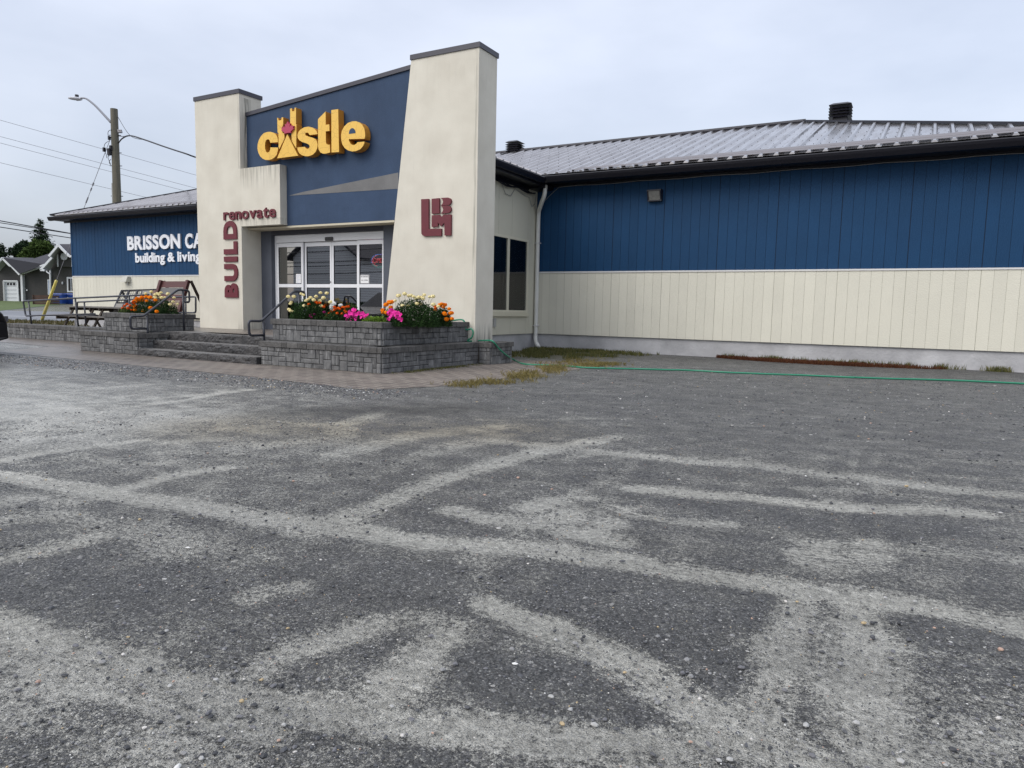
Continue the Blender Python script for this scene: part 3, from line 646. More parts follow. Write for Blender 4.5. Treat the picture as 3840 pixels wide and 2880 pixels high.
# window on the return wall
pw = onX(XC, 1973, 1171); wy1 = pw[1]; wz0 = .935; wz1 = 2.69
ymull = onX(XC, *cr_(1700,900,800)(556, 500))[1]; wy0 = 2*ymull-wy1
b = MB()
for k, (ya, yb, za, zb) in enumerate([(YF+.3, wy0, ZS, 3.93), (wy0, wy1, wz1, 3.93), (wy0, wy1, ZS, wz0), (wy1, D-.02, ZS, 3.93)]):
    # sheets with fine joints
    joints = [ya]+[q for q in (12.2, 13.42, 14.02, 14.64, 15.55) if ya < q < yb]+[yb]
    for a, c in zip(joints[:-1], joints[1:]): b.box(XC-.02, XC, a+.003, c-.003, za+.002, zb-.002)
b.build('cream_panel', M_grn, ST)
b = MB(); b.box(XC-.06, XC-.021, YF+.3, wy0, ZS, 3.95); b.box(XC-.06, XC-.021, wy1, D+.1, ZS, 3.95); b.box(XC-.06, XC-.021, wy0, wy1, wz1, 3.95); b.box(XC-.06, XC-.021, wy0, wy1, ZS, wz0); b.build('panel_backing', M_gap, ST)
b = MB(); b.box(XC-.3, XC-.045, YF+.3, D+.03, -.3, ZS-.003); b.build('foundation', M_conc, ST)
win = MB(); fr = .055
win.box(XC+.001, XC+.035, wy0, wy0+fr, wz0, wz1); win.box(XC+.001, XC+.035, wy1-fr, wy1, wz0, wz1)
win.box(XC+.001, XC+.035, wy0+fr, wy1-fr, wz1-fr, wz1); win.box(XC+.001, XC+.035, wy0+fr, wy1-fr, wz0, wz0+fr)
win.box(XC+.001, XC+.032, ymull-.045, ymull-.004, wz0+fr, wz1-fr); win.box(XC+.001, XC+.032, ymull+.004, ymull+.045, wz0+fr, wz1-fr)
wo = win.build('window', mat('cream_window_frame', (.66, .63, .50), .45), ST)
b = MB(); b.box(XC+.001, XC+.06, wy0-.03, wy1+.04, wz0-.09, wz0-.035); b.box(XC+.001, XC+.045, wy0-.03, wy1+.04, wz0-.034, wz0-.003); b.build('sill', mat('cream_sill', (.60, .57, .44), .5), wo)
for a, c in ((wy0+fr, ymull-.045), (ymull+.045, wy1-fr)):
    b = MB(); b.box(XC+.003, XC+.009, a, c, wz0+fr, wz1-fr); b.build('pane', M_glass2, wo)
# slatted shade and goods behind the glass
b = MB()
for k in range(11): b.box(XC-.30, XC-.29, wy0-.3, wy1-.35, wz1-.1-k*.085-.07, wz1-.1-k*.085-.012)
b.build('blind', mat('dark_blind_slats', (.20, .21, .24), .6), wo)
b = MB(); b.box(XC-2.2, XC-.9, wy0, wy1-.4, .3, 1.35); b.tube([(XC-.6, ymull-.35, 1.4+.25*math.sin(t)) if 0 else (XC-.62, ymull-.35+.2*math.cos(t), 1.45+.26*math.sin(t)) for t in np.linspace(0, 2*math.pi, 20)], .05, 6, False); b.build('display_stock', mat('window_display_goods', (.10, .10, .09), .7), wo)
b = MB(); b.box(XC+.001, XC+.03, onX(XC,1849,1190)[1]-.02, onX(XC,1857,1190)[1], .60, .80); b.build('outlet_box', mat('galvanised_box', (.38, .38, .36), .45), ST)

# wing roof
b = MB(); xm = (WX0-.4+RX)/2; zq = EZ-.03; hh = (RX-xm)*S
b.quad((RX,YF+.35,zq),(RX,EY,zq),(xm,EY+(RX-xm),zq+hh),(xm,YF+.35,zq+hh)); b.quad((WX0-.4,EY,zq),(WX0-.4,YF+.35,zq),(xm,YF+.35,zq+hh),(xm,EY+(RX-xm),zq+hh))
y = YF+.4
while y < EY+(RX-xm):
    xs = RX if y < EY else RX-(y-EY)
    b.hexa([(xm,y-.04,zq+hh),(xs,y-.04,zq+(RX-xs)*S),(xs,y+.04,zq+(RX-xs)*S),(xm,y+.04,zq+hh)],[(xm,y-.018,zq+hh+.03),(xs,y-.018,zq+(RX-xs)*S+.03),(xs,y+.018,zq+(RX-xs)*S+.03),(xm,y+.018,zq+hh+.03)])
    y += rs
b.build('roof', M_roof, ST)
b = MB(); b.bar((RX,EY,zq+.02),(xm,EY+(RX-xm),zq+hh+.02), .22, .02); b.build('valley_flashing', M_roof, ST)
b = MB(); b.quad((RX-.05,YF+.36,4.0),(WX0-.35,YF+.36,4.0),(WX0-.35,YF+.36,zq),(xm,YF+.36,zq+hh-.02),(RX-.05,YF+.36,zq)); b.build('gable_wall', M_dark, ST)
prof = [(RX-.02,4.12),(RX+.10,4.12),(RX+.115,4.10),(RX+.10,4.05),(RX+.06,3.99),(RX-.02,3.99)]
b = MB(); b.prism([(x,YF+.3,z) for x, z in prof][::-1], (0,EY-.1-YF-.3+.02,0)); b.build('gutter', M_gut, ST)
b = MB(); b.box(XC+.001, RX-.022, YF+.3, EY+.02, 3.94, 4.03); b.box(XC+.001, XC+.04, YF+.3, EY+.02, 3.86, 3.939); b.box(XC+.001, XC+.44, EY+.021, D-.02, 3.90, 4.0); b.build('soffit', M_gut, ST)
# loose cable under the eaves
b = MB(); P = []
xx = XC+.4
P = [(XC+.03,13.9,3.86),(XC+.03,14.1,3.80),(XC+.03,14.25,3.62),(XC+.03,14.5,3.60),(XC+.03,14.7,3.80),(XC+.03,15.1,3.72),(XC+.03,15.4,3.70),(XC+.03,15.55,3.50),(XC+.03,15.72,3.60),(XC+.03,15.75,3.80)]
b.tube(P, .008, 5); b.tube([(XC+.15,D-.06,3.60),(XC+.35,D-.06,3.78),(XC+.6,D-.06,3.972)]+[(XC+.6+k*.5, D-.07, 3.972+.012*math.sin(k*1.9)) for k in range(1,20)], .006, 5)
b.build('cable', mat('grey_cable', (.28,.28,.27), .5), ST)
b = MB(); rr2 = random.Random(5)
for k in range(3): b.tube([(XC+.05+.02*k, 13.8+j*.2, 3.84-.02*k+.03*math.sin(j*1.3+k)) for j in range(10)], .014, 5)
b.build('cable', M_gut, ST)
# downspout
Cd = cr_(1700,900,800)
zt = 3.72
b = MB(); ds = [(XC+.42,D-.42,3.98),(XC+.40,D-.42,3.74),(XC+.30,D-.34,3.62),(XC+.10,D-.12,3.42),(XC+.075,D-.085,3.28),(XC+.075,D-.085,.42),(XC+.075,D-.085,.32),(XC+.12,D-.16,.22),(XC+.30,D-.34,.10)]
b.tube(rounded(ds, .08), .052, 10); dsp = b.build('downspout', mat('pale_grey_downspout', (.72,.72,.68), .4, var=.08), ST, smooth=True)
b = MB()
for z in (2.65, .62): b = MB(); b.box(XC+.015, XC+.135, D-.145, D-.02, z-.012, z+.012); b.build('strap', M_trim, dsp)

# ---- stucco front
tw = .60
b = MB(); b.box(-14.62, -13.14, 11.0, 11.0+tw, .43, 5.57); o = b.build('left_tower', M_towL, ST)
b = MB(); b.box(-14.64, -13.12, 10.98, 11.63, 5.571, 5.66); b.build('tower_cap', M_capm, o)
b = MB(); b.box(-13.139, -11.925, 11.0, 11.19, 2.715, 3.965); b.build('lintel_beam', M_towL, ST)
xb = lambda z: -8.46-.1295*(5.573-z)
b = MB(); b.prism([(xb(.36),11,.36),(-6.97,11,.36),(-6.97,11,5.57),(xb(5.57),11,5.57)], (0,.62,0)); o = b.build('right_tower', M_towR, ST)
b = MB(); b.box(xb(5.57)-.015, -6.95, 10.98, 11.65, 5.571, 5.66); b.build('tower_cap', M_capm, o)
PX0, PX1 = -13.139, -8.3
yb_ = 11.19
ztop = lambda x: 5.115+(x+13.157)*(.362/4.534)
# front panel: clear of the right tower's slanted side (stands behind the tower's front)
b = MB(); b.prism([(-11.924,yb_,2.70),(-8.55,yb_,2.70),(-8.3,yb_,ztop(-8.3)),(PX0,yb_,ztop(PX0)),(PX0,yb_,3.966),(-11.924,yb_,3.966)], (0,.34,0)); b.build('sign_panel', M_panel, ST)
b = MB(); b.prism([(PX0,yb_-.03,ztop(PX0)+.001),(-8.3,yb_-.03,ztop(-8.3)+.001),(-8.3,yb_-.03,ztop(-8.3)+.08),(PX0,yb_-.03,ztop(PX0)+.08)], (0,.42,0)); b.build('panel_cap', M_capm, ST)
b = MB(); b.prism([(-11.87,yb_-.004,3.335),(-8.9,yb_-.004,3.293),(-8.9,yb_-.004,3.60),(-11.45,yb_-.004,3.388)], (0,.003,0)); b.build('grey_wedge', M_wedge, ST)
b = MB(); b.box(-13.139, -9.0, 11.191, YF-.001, 2.66, 2.699); b.build('entry_soffit', mat('beige_soffit', (.55,.50,.38), .8), ST)
# recessed entry wall with the door opening
DX0, DX1, DZ = -12.81, -9.56, 2.565; YD = 11.64
b = MB(); b.box(-13.139, DX0, YF, YF+.2, .43, 2.66); b.build('entry_wall', M_charlt, ST)
b = MB(); b.box(DX1, -8.7, YF, YF+.2, .43, 2.66); b.build('entry_wall', M_charlt, ST)
b = MB(); b.box(DX0, DX1, YF, YF+.2, DZ, 2.66); b.box(-13.139, -8.7, YF, YF+.2, 2.661, 5.1); b.build('entry_header', M_char, ST)
# sliding doors
door = MB(); door.box(DX0+.002, DX0+.055, YD, YD+.12, .44, DZ-.002); door.box(DX1-.055, DX1-.002, YD, YD+.12, .44, DZ-.002)
door.box(DX0+.056, DX1-.056, YD-.01, YD+.12, 2.40, DZ-.002)
dr = door.build('entrance_door', M_alu, ST, bevel=.004)
b = MB(); p = onY(YD-.05, *cr_(650,700,800)(1605,540)); b.box(p[0]-.11, p[0]+.11, YD-.04, YD-.011, p[2]-.04, p[2]+.04); b.build('sensor', mat('black_sensor', (.01,.01,.012), .3), dr, bevel=.01)
xs = [DX0+.06, -11.93, -11.12, -10.35, DX1-.06]
for i in range(4):
    a, c = xs[i], xs[i+1]; y0 = YD+(.0 if i in (0,3) else .05); L_ = MB(); s_ = .052
    L_.box(a+.003, a+.003+s_, y0, y0+.045, .45, 2.39); L_.box(c-.003-s_, c-.003, y0, y0+.045, .45, 2.39)
    for z0, z1 in ((.45,.53),(1.40,1.475),(2.30,2.39)): L_.box(a+.003+s_, c-.003-s_, y0+.001, y0+.044, z0, z1)
    leaf = L_.build('door_leaf', M_alu, dr, bevel=.003)
    for z0, z1 in ((.53,1.40),(1.475,2.30)):
        g = MB(); g.box(a+.003+s_, c-.003-s_, y0+.018, y0+.026, z0, z1); g.build('glass_pane', M_glass, leaf)
        g = MB(); 
        for q in ((a+.003+s_, a+.011+s_, z0, z1), (c-.011-s_, c-.003-s_, z0, z1), (a+.011+s_, c-.011-s_, z1-.008, z1), (a+.011+s_, c-.011-s_, z0, z0+.008)): g.box(q[0], q[1], y0+.008, y0+.0175, q[2], q[3])
        g.build('gasket', M_gut, leaf)
    if i == 1:
        g = MB(); g.tube([(c-.03,y0-.012,1.47+.05),(c-.03,y0+.0,1.52)], .014, 8); g.build('lock', M_dark, leaf)
# interior seen through the glass
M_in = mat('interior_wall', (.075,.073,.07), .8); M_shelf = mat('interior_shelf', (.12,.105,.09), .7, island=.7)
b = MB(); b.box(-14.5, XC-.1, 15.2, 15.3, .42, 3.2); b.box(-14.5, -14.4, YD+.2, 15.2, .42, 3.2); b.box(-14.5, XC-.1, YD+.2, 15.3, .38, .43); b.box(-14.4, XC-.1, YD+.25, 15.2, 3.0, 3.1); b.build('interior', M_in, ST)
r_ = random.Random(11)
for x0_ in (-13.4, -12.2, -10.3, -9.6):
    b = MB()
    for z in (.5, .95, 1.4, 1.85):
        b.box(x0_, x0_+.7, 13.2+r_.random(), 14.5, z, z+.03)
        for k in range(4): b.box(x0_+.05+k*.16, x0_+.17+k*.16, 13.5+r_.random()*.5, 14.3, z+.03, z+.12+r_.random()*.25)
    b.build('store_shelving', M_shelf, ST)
# paper notices on the glass
b = MB(); Ce = cr_(650,700,800)
def on_glass(y, x0, y0, x1, y1):
    a = onY(y, *Ce(x0,y0)); c = onY(y, *Ce(x1,y1)); return a[0], c[0], c[2], a[2]
M_paper = mat('white_paper', (.80,.80,.80), .7)
x0_, x1_, z0_, z1_ = on_glass(YD+.01, 1270, 905, 1322, 1000); b.box(x0_, x1_, YD+.012, YD+.015, z0_, z1_)
n1 = tag(b.build('paper_notice', M_paper), 'curled white paper notice taped inside the leftmost glass door panel', 'notice')
b = MB()
for k in range(7): b.box(x0_+.02, x1_-.02-.03*(k%3), YD+.0105, YD+.0118, z1_-.03-k*.03-.004, z1_-.03-k*.03)
b.build('print_lines', mat('pale_blue_ink', (.35,.40,.62), .8), n1)
x0_, x1_, z0_, z1_ = on_glass(YD+.01, 1936, 914, 2030, 1008)
b = MB(); b.box(x0_, x1_, YD+.012, YD+.015, z0_, z1_)
NOTICE = b.build('no_smoking_notice', M_paper); NREC = (x0_, x1_, z0_, z1_)
tag(NOTICE, 'square white no smoking no vaping notice on the rightmost door panel', 'notice')
b = MB(); t_ = .006
for q in ((x0_+.006,x1_-.006,z1_-.012,z1_-.006),(x0_+.006,x1_-.006,z0_+.006,z0_+.012),(x0_+.006,x0_+.012,z0_+.012,z1_-.012),(x1_-.012,x1_-.006,z0_+.012,z1_-.012)): b.box(q[0],q[1],YD+.0105,YD+.0118,q[2],q[3])
b.build('notice_border', M_dark, NOTICE)

# ------------------------------------------------------------------ lettering
def glyph(ch, bold=.02, res=6, depth=0):
    cu = bpy.data.curves.new('t', 'FONT'); cu.body = ch; cu.size = 1; cu.offset = bold; cu.resolution_u = res; cu.fill_mode = 'BOTH'; cu.extrude = depth
    o = bpy.data.objects.new('t', cu); COL.objects.link(o); dg = bpy.context.evaluated_depsgraph_get()
    me = bpy.data.meshes.new_from_object(o.evaluated_get(dg)); V = [tuple(v.co) for v in me.vertices]; F = [tuple(p.vertices) for p in me.polygons]
    bpy.data.objects.remove(o); bpy.data.curves.remove(cu); bpy.data.meshes.remove(me); return V, F
def lettering(parent, text, x0, x1, zbase, H, y, depth, m, bold=.03, gap=.05, vertical=False, name='letter', slope=0., space=.3, fullh=.73):
    """letters laid along +x on the plane y, cap height H; vertical=True runs them upward, turned a quarter"""
    G = []; adv = 0
    for ch in text:
        if ch == ' ': adv += space; continue
        V, F = glyph(ch, bold, 5, 1.0); xa = min(v[0] for v in V); xb_ = max(v[0] for v in V)
        G.append((adv-xa, V, F)); adv += xb_-xa+gap
    adv -= gap; L_ = x1-x0; kx = L_/adv; kz = H/fullh; objs = []
    for sh, V, F in G:
        b = MB(); P = []
        for v in V:
            a = (v[0]+sh)*kx; h = v[1]*kz; yy = y-depth/2-v[2]*depth/2
            P.append((x0+a, yy, zbase+h+a*slope) if not vertical else (zbase-h, yy, x0+a))
        b.add(P, F); objs.append(b.build(name, m, parent))
    return objs
# wall name, blue wing
nm = thing('store_name_sign', (-23, D-.02, 2.5), 'white raised letters reading Brisson and building and living on the blue left wing', 'sign')
lettering(nm, 'BRISSON', -24.93, -21.96, 2.875, .475, D-.03, .05, M_white, .036, .05)
lettering(nm, 'CARD', -21.70, -20.02, 2.862, .475, D-.03, .05, M_white, .036, .05)
lettering(nm, 'building', -24.50, -22.83, 2.42, .335, D-.03, .04, M_white, .028, .05)
lettering(nm, '&', -22.68, -22.30, 2.42, .32, D-.03, .04, M_white, .028, .05)
lettering(nm, 'living', -22.14, -20.92, 2.42, .335, D-.03, .04, M_white, .028, .05)
s1 = thing('renovate_sign', (-12.9, 11, 2.9), 'burgundy letters reading renovate across the cream lintel beam', 'sign')
lettering(s1, 'renovate', -13.69, -12.04, 2.875, .26, 11.0, .035, M_redL, .019, .055, slope=.0)
s2 = thing('build_sign', (-13.5, 11, 2), 'burgundy letters reading BUILD stacked sideways up the left cream tower', 'sign')
lettering(s2, 'BUILD', 1.145, 2.85, -13.295, .40, 11.0, .035, M_redL, .055, .09, vertical=True)
# LBM logo, traced on the right tower front
def traced(poly, F, y, depth, b, back=0.0):
    P = [onY(y, *F(*p)) for p in poly]; n = len(P)
    P = [Vector((p[0], y, p[2])) for p in P]
    # triangulate the outline, then extrude
    bm = bmesh.new(); vs = [bm.verts.new(p) for p in P]; f = bm.faces.new(vs); f.normal_update()
    if f.normal[1] > 0: f.normal_flip()
    r = bmesh.ops.triangulate(bm, faces=[f]); fs = [[v.index for v in t.verts] for t in bm.faces] if bm.verts.index_update() is None else []
    bm.free()
    Q = [p+Vector((0, depth, 0)) for p in P]
    b.add(P+Q, [tuple(t) for t in fs]+[tuple(reversed([i+n for i in t])) for t in fs])
    # side walls
    A = sum(P[i][0]*P[(i+1)%n][2]-P[(i+1)%n][0]*P[i][2] for i in range(n))
    sd = [(i, (i+1)%n, (i+1)%n+n, i+n) for i in range(n)]
    b.add(P+Q, sd if A < 0 else [tuple(reversed(q)) for q in sd])
lg = thing('lumber_logo_sign', (-7.9, 11, 2.7), 'burgundy L B M block logo on the right cream tower', 'sign')
Fl = cr_(1200,700,800)
b = MB(); traced([(1048,130),(1124,126),(1126,438),(1256,434),(1257,509),(1085,513),(1062,505),(1050,485)], Fl, 10.96, .045, b); b.build('letter', M_redL, lg)
b = MB(); traced([(1157,126),(1235,118),(1236,276),(1157,280)], Fl, 10.96, .045, b); b.build('letter', M_redL, lg)
b = MB(); traced([(1251,117),(1325,112),(1350,122),(1358,145),(1354,170),(1340,188),(1320,193),(1252,195),(1270,176),(1276,155),(1270,133)], Fl, 10.96, .045, b)
traced([(1252,198),(1325,196),(1346,202),(1357,222),(1355,250),(1340,268),(1320,274),(1252,278),(1270,258),(1277,237),(1270,215)], Fl, 10.96, .045, b); b.build('letter', M_redL, lg)
b = MB(); traced([(1158,297),(1236,292),(1256,316),(1280,291),(1357,287),(1355,505),(1290,505),(1289,370),(1256,412),(1220,370),(1222,412),(1157,418)], Fl, 10.96, .045, b); b.build('letter', M_redL, lg)
# big yellow channel letters (traced), with crazed faces
def goldmat(name, c1, c2, crack):
    m, n, b_ = newmat(name); L = n.links.new; b_.inputs['Roughness'].default_value = .45
    tcn = n.nodes.new('ShaderNodeTexCoord'); v = n.nodes.new('ShaderNodeTexVoronoi'); v.feature = 'DISTANCE_TO_EDGE'; v.inputs['Scale'].default_value = 6.5; 
    t = n.nodes.new('ShaderNodeTexNoise'); t.inputs['Scale'].default_value = 5; L(tcn.outputs['Object'], t.inputs[0])
    mxv = n.nodes.new('ShaderNodeMix'); mxv.data_type = 'RGBA'; mxv.inputs[0].default_value = .12; L(tcn.outputs['Object'], mxv.inputs[6]); L(t.outputs['Color'], mxv.inputs[7]); L(mxv.outputs[2], v.inputs['Vector'])
    mr = n.nodes.new('ShaderNodeMapRange'); mr.inputs[1].default_value = .0; mr.inputs[2].default_value = .035; mr.inputs[3].default_value = crack; mr.inputs[4].default_value = 0; L(v.outputs[0], mr.inputs[0])
    mx = n.nodes.new('ShaderNodeMix'); mx.data_type = 'RGBA'; L(mr.outputs[0], mx.inputs[0]); mx.inputs[6].default_value = col4(c1); mx.inputs[7].default_value = col4(c2); L(mx.outputs[2], b_.inputs['Base Color']); return m
M_gold = goldmat('crazed_yellow_sign_face', (.80,.49,.085), (.30,.17,.03), .45)
M_goldside = mat('orange_sign_return', (.55,.24,.025), .5, var=.15, vscale=6)
M_leafr = mat('red_maple_leaf', (.42,.035,.09), .45)
k6 = 480/1270.
Fg = lambda x, y: (940+x*k6, 400+y*k6)
YG, DG = 11.0, .16
def sect(cx, cy, rx, ry, a0, a1, n=16): return [(cx+rx*math.cos(R(a0+(a1-a0)*i/n)), cy+ry*math.sin(R(a0+(a1-a0)*i/n))) for i in range(n+1)]
cs = thing('castle_word_sign', (-11, 11.1, 4.2), 'large yellow dimensional letters reading castle with red maple leaf on slate blue panel', 'sign')
def gold(poly, nm='letter', y=YG, d=DG, holes=None):
    b = MB(); traced(poly, Fg, y, d, b); o = b.build(nm, M_gold, cs); o.data.materials.append(M_goldside)
    for p in o.data.polygons:
        if abs(p.normal[1]) < .5: p.material_index = 1
    return o
# c
outer = [(271,352),(268,318),(262,296),(246,272),(222,256),(196,249),(166,251),(132,262),(103,290),(82,328),(69,372),(67,412),(74,452),(92,490),(118,516),(150,529),(185,528),(214,519),(240,500),(258,476),(268,444),(272,406)]
inner = [(196,404),(192,432),(184,448),(168,457),(152,446),(143,418),(141,388),(144,356),(152,334),(166,324),(180,325),(190,338),(194,358)]
gold(outer+inner)
# a as two towers and a wedge
gold([(263,112),(272,110),(276,134),(288,137),(304,132),(306,108),(322,104),(322,180),(306,216),(316,256),(334,270),(335,318),(284,420),(277,400),(276,262),(267,254)])
gold([(390,20),(407,16),(412,46),(434,44),(436,12),(449,9),(450,158),(448,168),(454,180),(452,415),(408,340),(404,262),(418,226),(412,186),(392,178)])
gold([(363,272),(470,486),(262,512)], y=YG-.012)
HLF = [(0,2),(.20,1.56),(.42,1.66),(.33,1.08),(.60,1.34),(.68,1.13),(1.0,1.17),(.88,.86),(1.0,.72),(.50,.34),(.57,.14),(.06,.20)]
LF = HLF+[(-a_, b_) for a_, b_ in HLF[:0:-1]]
gold([(364+62*a_, 272-63*b_-.15*62*a_) for a_, b_ in LF], nm='maple_leaf', y=YG-.04, d=.06).data.materials.clear()
lf = [o for o in cs.children if o.name.startswith('maple_leaf')][0]; lf.data.materials.append(M_leafr)
for p_ in lf.data.polygons: p_.material_index = 0
# s
gold([(664,272),(655,244),(636,222),(608,206),(572,198),(534,204),(500,222),(474,250),(463,284),(468,312),(486,336),(516,352),(554,364),(578,376),(586,394),(580,410),(562,420),(546,412),(538,398),(463,404),(466,432),(480,458),(506,480),(542,492),(580,490),(616,476),(644,448),(660,412),(664,376),(656,340),(636,318),(604,304),(570,296),(546,284),(538,272),(546,260),(562,256),(576,266),(584,282)])
# t
gold([(668,124),(743,48),(744,180),(780,174),(782,240),(744,246),(746,352),(752,370),(766,378),(784,376),(788,454),(752,464),(716,466),(690,452),(674,424),(669,388)])
# l
gold([(800,34),(868,24),(876,450),(802,454)])
# e
gold([(1130,318),(1136,290),(1134,252),(1126,214),(1108,180),(1080,156),(1044,144),(1004,146),(964,162),(930,194),(906,236),(896,282),(898,330),(910,376),(934,412),(966,434),(1006,444),(1046,440),(1086,422),(1112,394),(1126,366),(1130,346),(1060,352),(1048,368),(1030,380),(1008,380),(990,366),(976,340),(974,322)] + [])
b = MB(); traced([(974,270),(978,242),(988,222),(1004,212),(1018,214),(1032,228),(1038,246),(1040,262)], Fg, YG-.004, .01, b); b.build('letter_hole', M_panel, cs)

# OPEN neon behind the right-hand panel
Mn = [emis('neon_red', (1,.12,.12), 7.0), emis('neon_blue', (.15,.4,1), 5.0), emis('neon_violet', (.75,.2,.95), 4.0), emis('neon_green', (.1,.8,.5), 3.5)]
a = onY(YD+.16, *Ce(2052,768)); c = onY(YD+.16, *Ce(2222,768)); t_ = onY(YD+.16, *Ce(2130,700)); bt = onY(YD+.16, *Ce(2130,834))
ncx, ncz = (a[0]+c[0])/2, (t_[2]+bt[2])/2; nrx, nrz = (c[0]-a[0])/2, (t_[2]-bt[2])/2
op = thing('open_neon_sign', (ncx, YD+.16, ncz), 'red and blue neon oval reading OPEN behind the rightmost glass door panel', 'sign')
b = MB(); b.box(ncx-nrx*1.02, ncx+nrx*1.02, YD+.185, YD+.20, ncz-nrz*.25, ncz+nrz*.25); b.build('backing_board', M_gut, op)
for mi, a0, a1, k in ((1, 60, 200, 1.), (2, -10, 90, 1.), (3, 215, 300, 1.), (1, 290, 360, 1.), (0, 110, 250, .88)):
    b = MB(); b.tube([(ncx+nrx*k*math.cos(R(a0+(a1-a0)*i/16)), YD+.16, ncz+nrz*k*math.sin(R(a0+(a1-a0)*i/16))) for i in range(17)], .008, 6); b.build('neon_tube', Mn[mi], op)
lettering(op, 'OPEN', ncx-nrx*.76, ncx+nrx*.76, ncz-nrz*.36, nrz*.80, YD+.155, .012, Mn[0], .0, .07, name='neon_letter')
x0_, x1_, z0_, z1_ = NREC; w_ = x1_-x0_; h_ = z1_-z0_
lettering(NOTICE, 'NO SMOKING', x0_+.05*w_+.01, x1_-.05*w_-.01, z1_-.26*h_, .10*h_, YD+.0115, .001, M_dark, .03, .05)
lettering(NOTICE, 'NO VAPING', x0_+.1*w_+.01, x1_-.1*w_-.01, z0_+.36*h_, .10*h_, YD+.0115, .001, M_dark, .03, .05)

# ------------------------------------------------------------------ stone planters, steps, ramp
def ashlar(b, P0, ux, W_, H_, nrm, seed, unit=.083, z0=0.):
    """blocks on the rectangle starting at P0, running ux*W_ and up H_, facing nrm"""
    r = random.Random(seed); P0 = Vector(P0); ux = Vector(ux); nrm = Vector(nrm)
    nc = max(1, round(W_/unit)); nrw = max(1, round(H_/unit)); cu = W_/nc; ru = H_/nrw
    used = [[False]*nc for _ in range(nrw)]
    S_ = [((3,1),1.6),((2,1),7),((1,1),1.3),((1,2),1.3),((2,2),3.0)]
    for j in range(nrw):
        for i in range(nc):
            if used[j][i]: continue
            c_ = [s for s, w in S_ for _ in range(int(w*10))]; r.shuffle(c_)
            for w, h in c_+[(1,1)]:
                if i+w <= nc and j+h <= nrw and not any(used[jj][ii] for jj in range(j,j+h) for ii in range(i,i+w)): break
            for jj in range(j,j+h):
                for ii in range(i,i+w): used[jj][ii] = True
            g = .0026; x0, x1 = i*cu+g, (i+w)*cu-g; zz0, zz1 = j*ru+g, (j+h)*ru-g; pr = .022+r.uniform(-.004,.006); bv = .009
            def pt(x, z, d): return P0+ux*x+Vector((0,0,z))+nrm*d
            # chamfered block
            o8 = [pt(x0,zz0,0),pt(x1,zz0,0),pt(x1,zz1,0),pt(x0,zz1,0),pt(x0,zz0,pr-bv),pt(x1,zz0,pr-bv),pt(x1,zz1,pr-bv),pt(x0,zz1,pr-bv)]
            j_ = lambda: r.uniform(-.002,.002)
            o4 = [pt(x0+bv+j_(),zz0+bv+j_(),pr),pt(x1-bv+j_(),zz0+bv+j_(),pr),pt(x1-bv+j_(),zz1-bv+j_(),pr),pt(x0+bv+j_(),zz1-bv+j_(),pr)]
            b.add(o8+o4, [(0,1,5,4),(1,2,6,5),(2,3,7,6),(3,0,4,7),(4,5,9,8),(5,6,10,9),(6,7,11,10),(7,4,8,11),(8,9,10,11)])
def capstones(b, P0, ux, W_, depth, nrm, z0, z1, seed, wmin=.10, wmax=.2):
    r = random.Random(seed); P0 = Vector(P0); ux = Vector(ux); nrm = Vector(nrm); x = 0
    while x < W_-.01:
        w = min(r.uniform(wmin, wmax), W_-x)
        if W_-x-w < .06: w = W_-x
        pr = .042+r.uniform(-.006,.006); g = .003; t = .008
        def pt(xx, d, z): q = P0+ux*xx+nrm*d; return (q[0], q[1], z)
        A = [pt(x+g,pr,z0),pt(x+w-g,pr,z0),pt(x+w-g,-depth,z0),pt(x+g,-depth,z0)]
        Bq = [pt(x+g,pr,z1-t),pt(x+w-g,pr,z1-t),pt(x+w-g,-depth,z1-t),pt(x+g,-depth,z1-t)]
        Cq = [pt(x+g+t,pr-t,z1),pt(x+w-g-t,pr-t,z1),pt(x+w-g,-depth,z1),pt(x+g,-depth,z1)]
        b.add(A+Bq+Cq, [(0,1,2,3),(0,4,5,1),(1,5,6,2),(2,6,7,3),(3,7,4,0),(4,8,9,5),(5,9,10,6),(6,10,11,7),(7,11,8,4),(8,11,10,9)])
        x += w
def stonewall(parent, faces, seed):
    """faces: (P0, ux, W, nrm, z0, z1, capdepth)  -> wall part and cap part"""
    for i, (P0, ux, W_, nrm, z0, z1, cd) in enumerate(faces):
        ct = .088; w = MB(); c = MB()
        ashlar(w, (P0[0],P0[1],z0), ux, W_, z1-ct-z0, nrm, seed+i)
        capstones(c, P0, ux, W_+(.03 if cd > 0 else 0), cd, nrm, z1-ct, z1+.002*(i%2), seed+20+i)
        w.build('stone_wall', M_block, parent); c.build('capstones', M_capblk, parent)
M_soil = mat('planter_soil', (.03,.022,.016), .95, bump=.8, bscale=40)
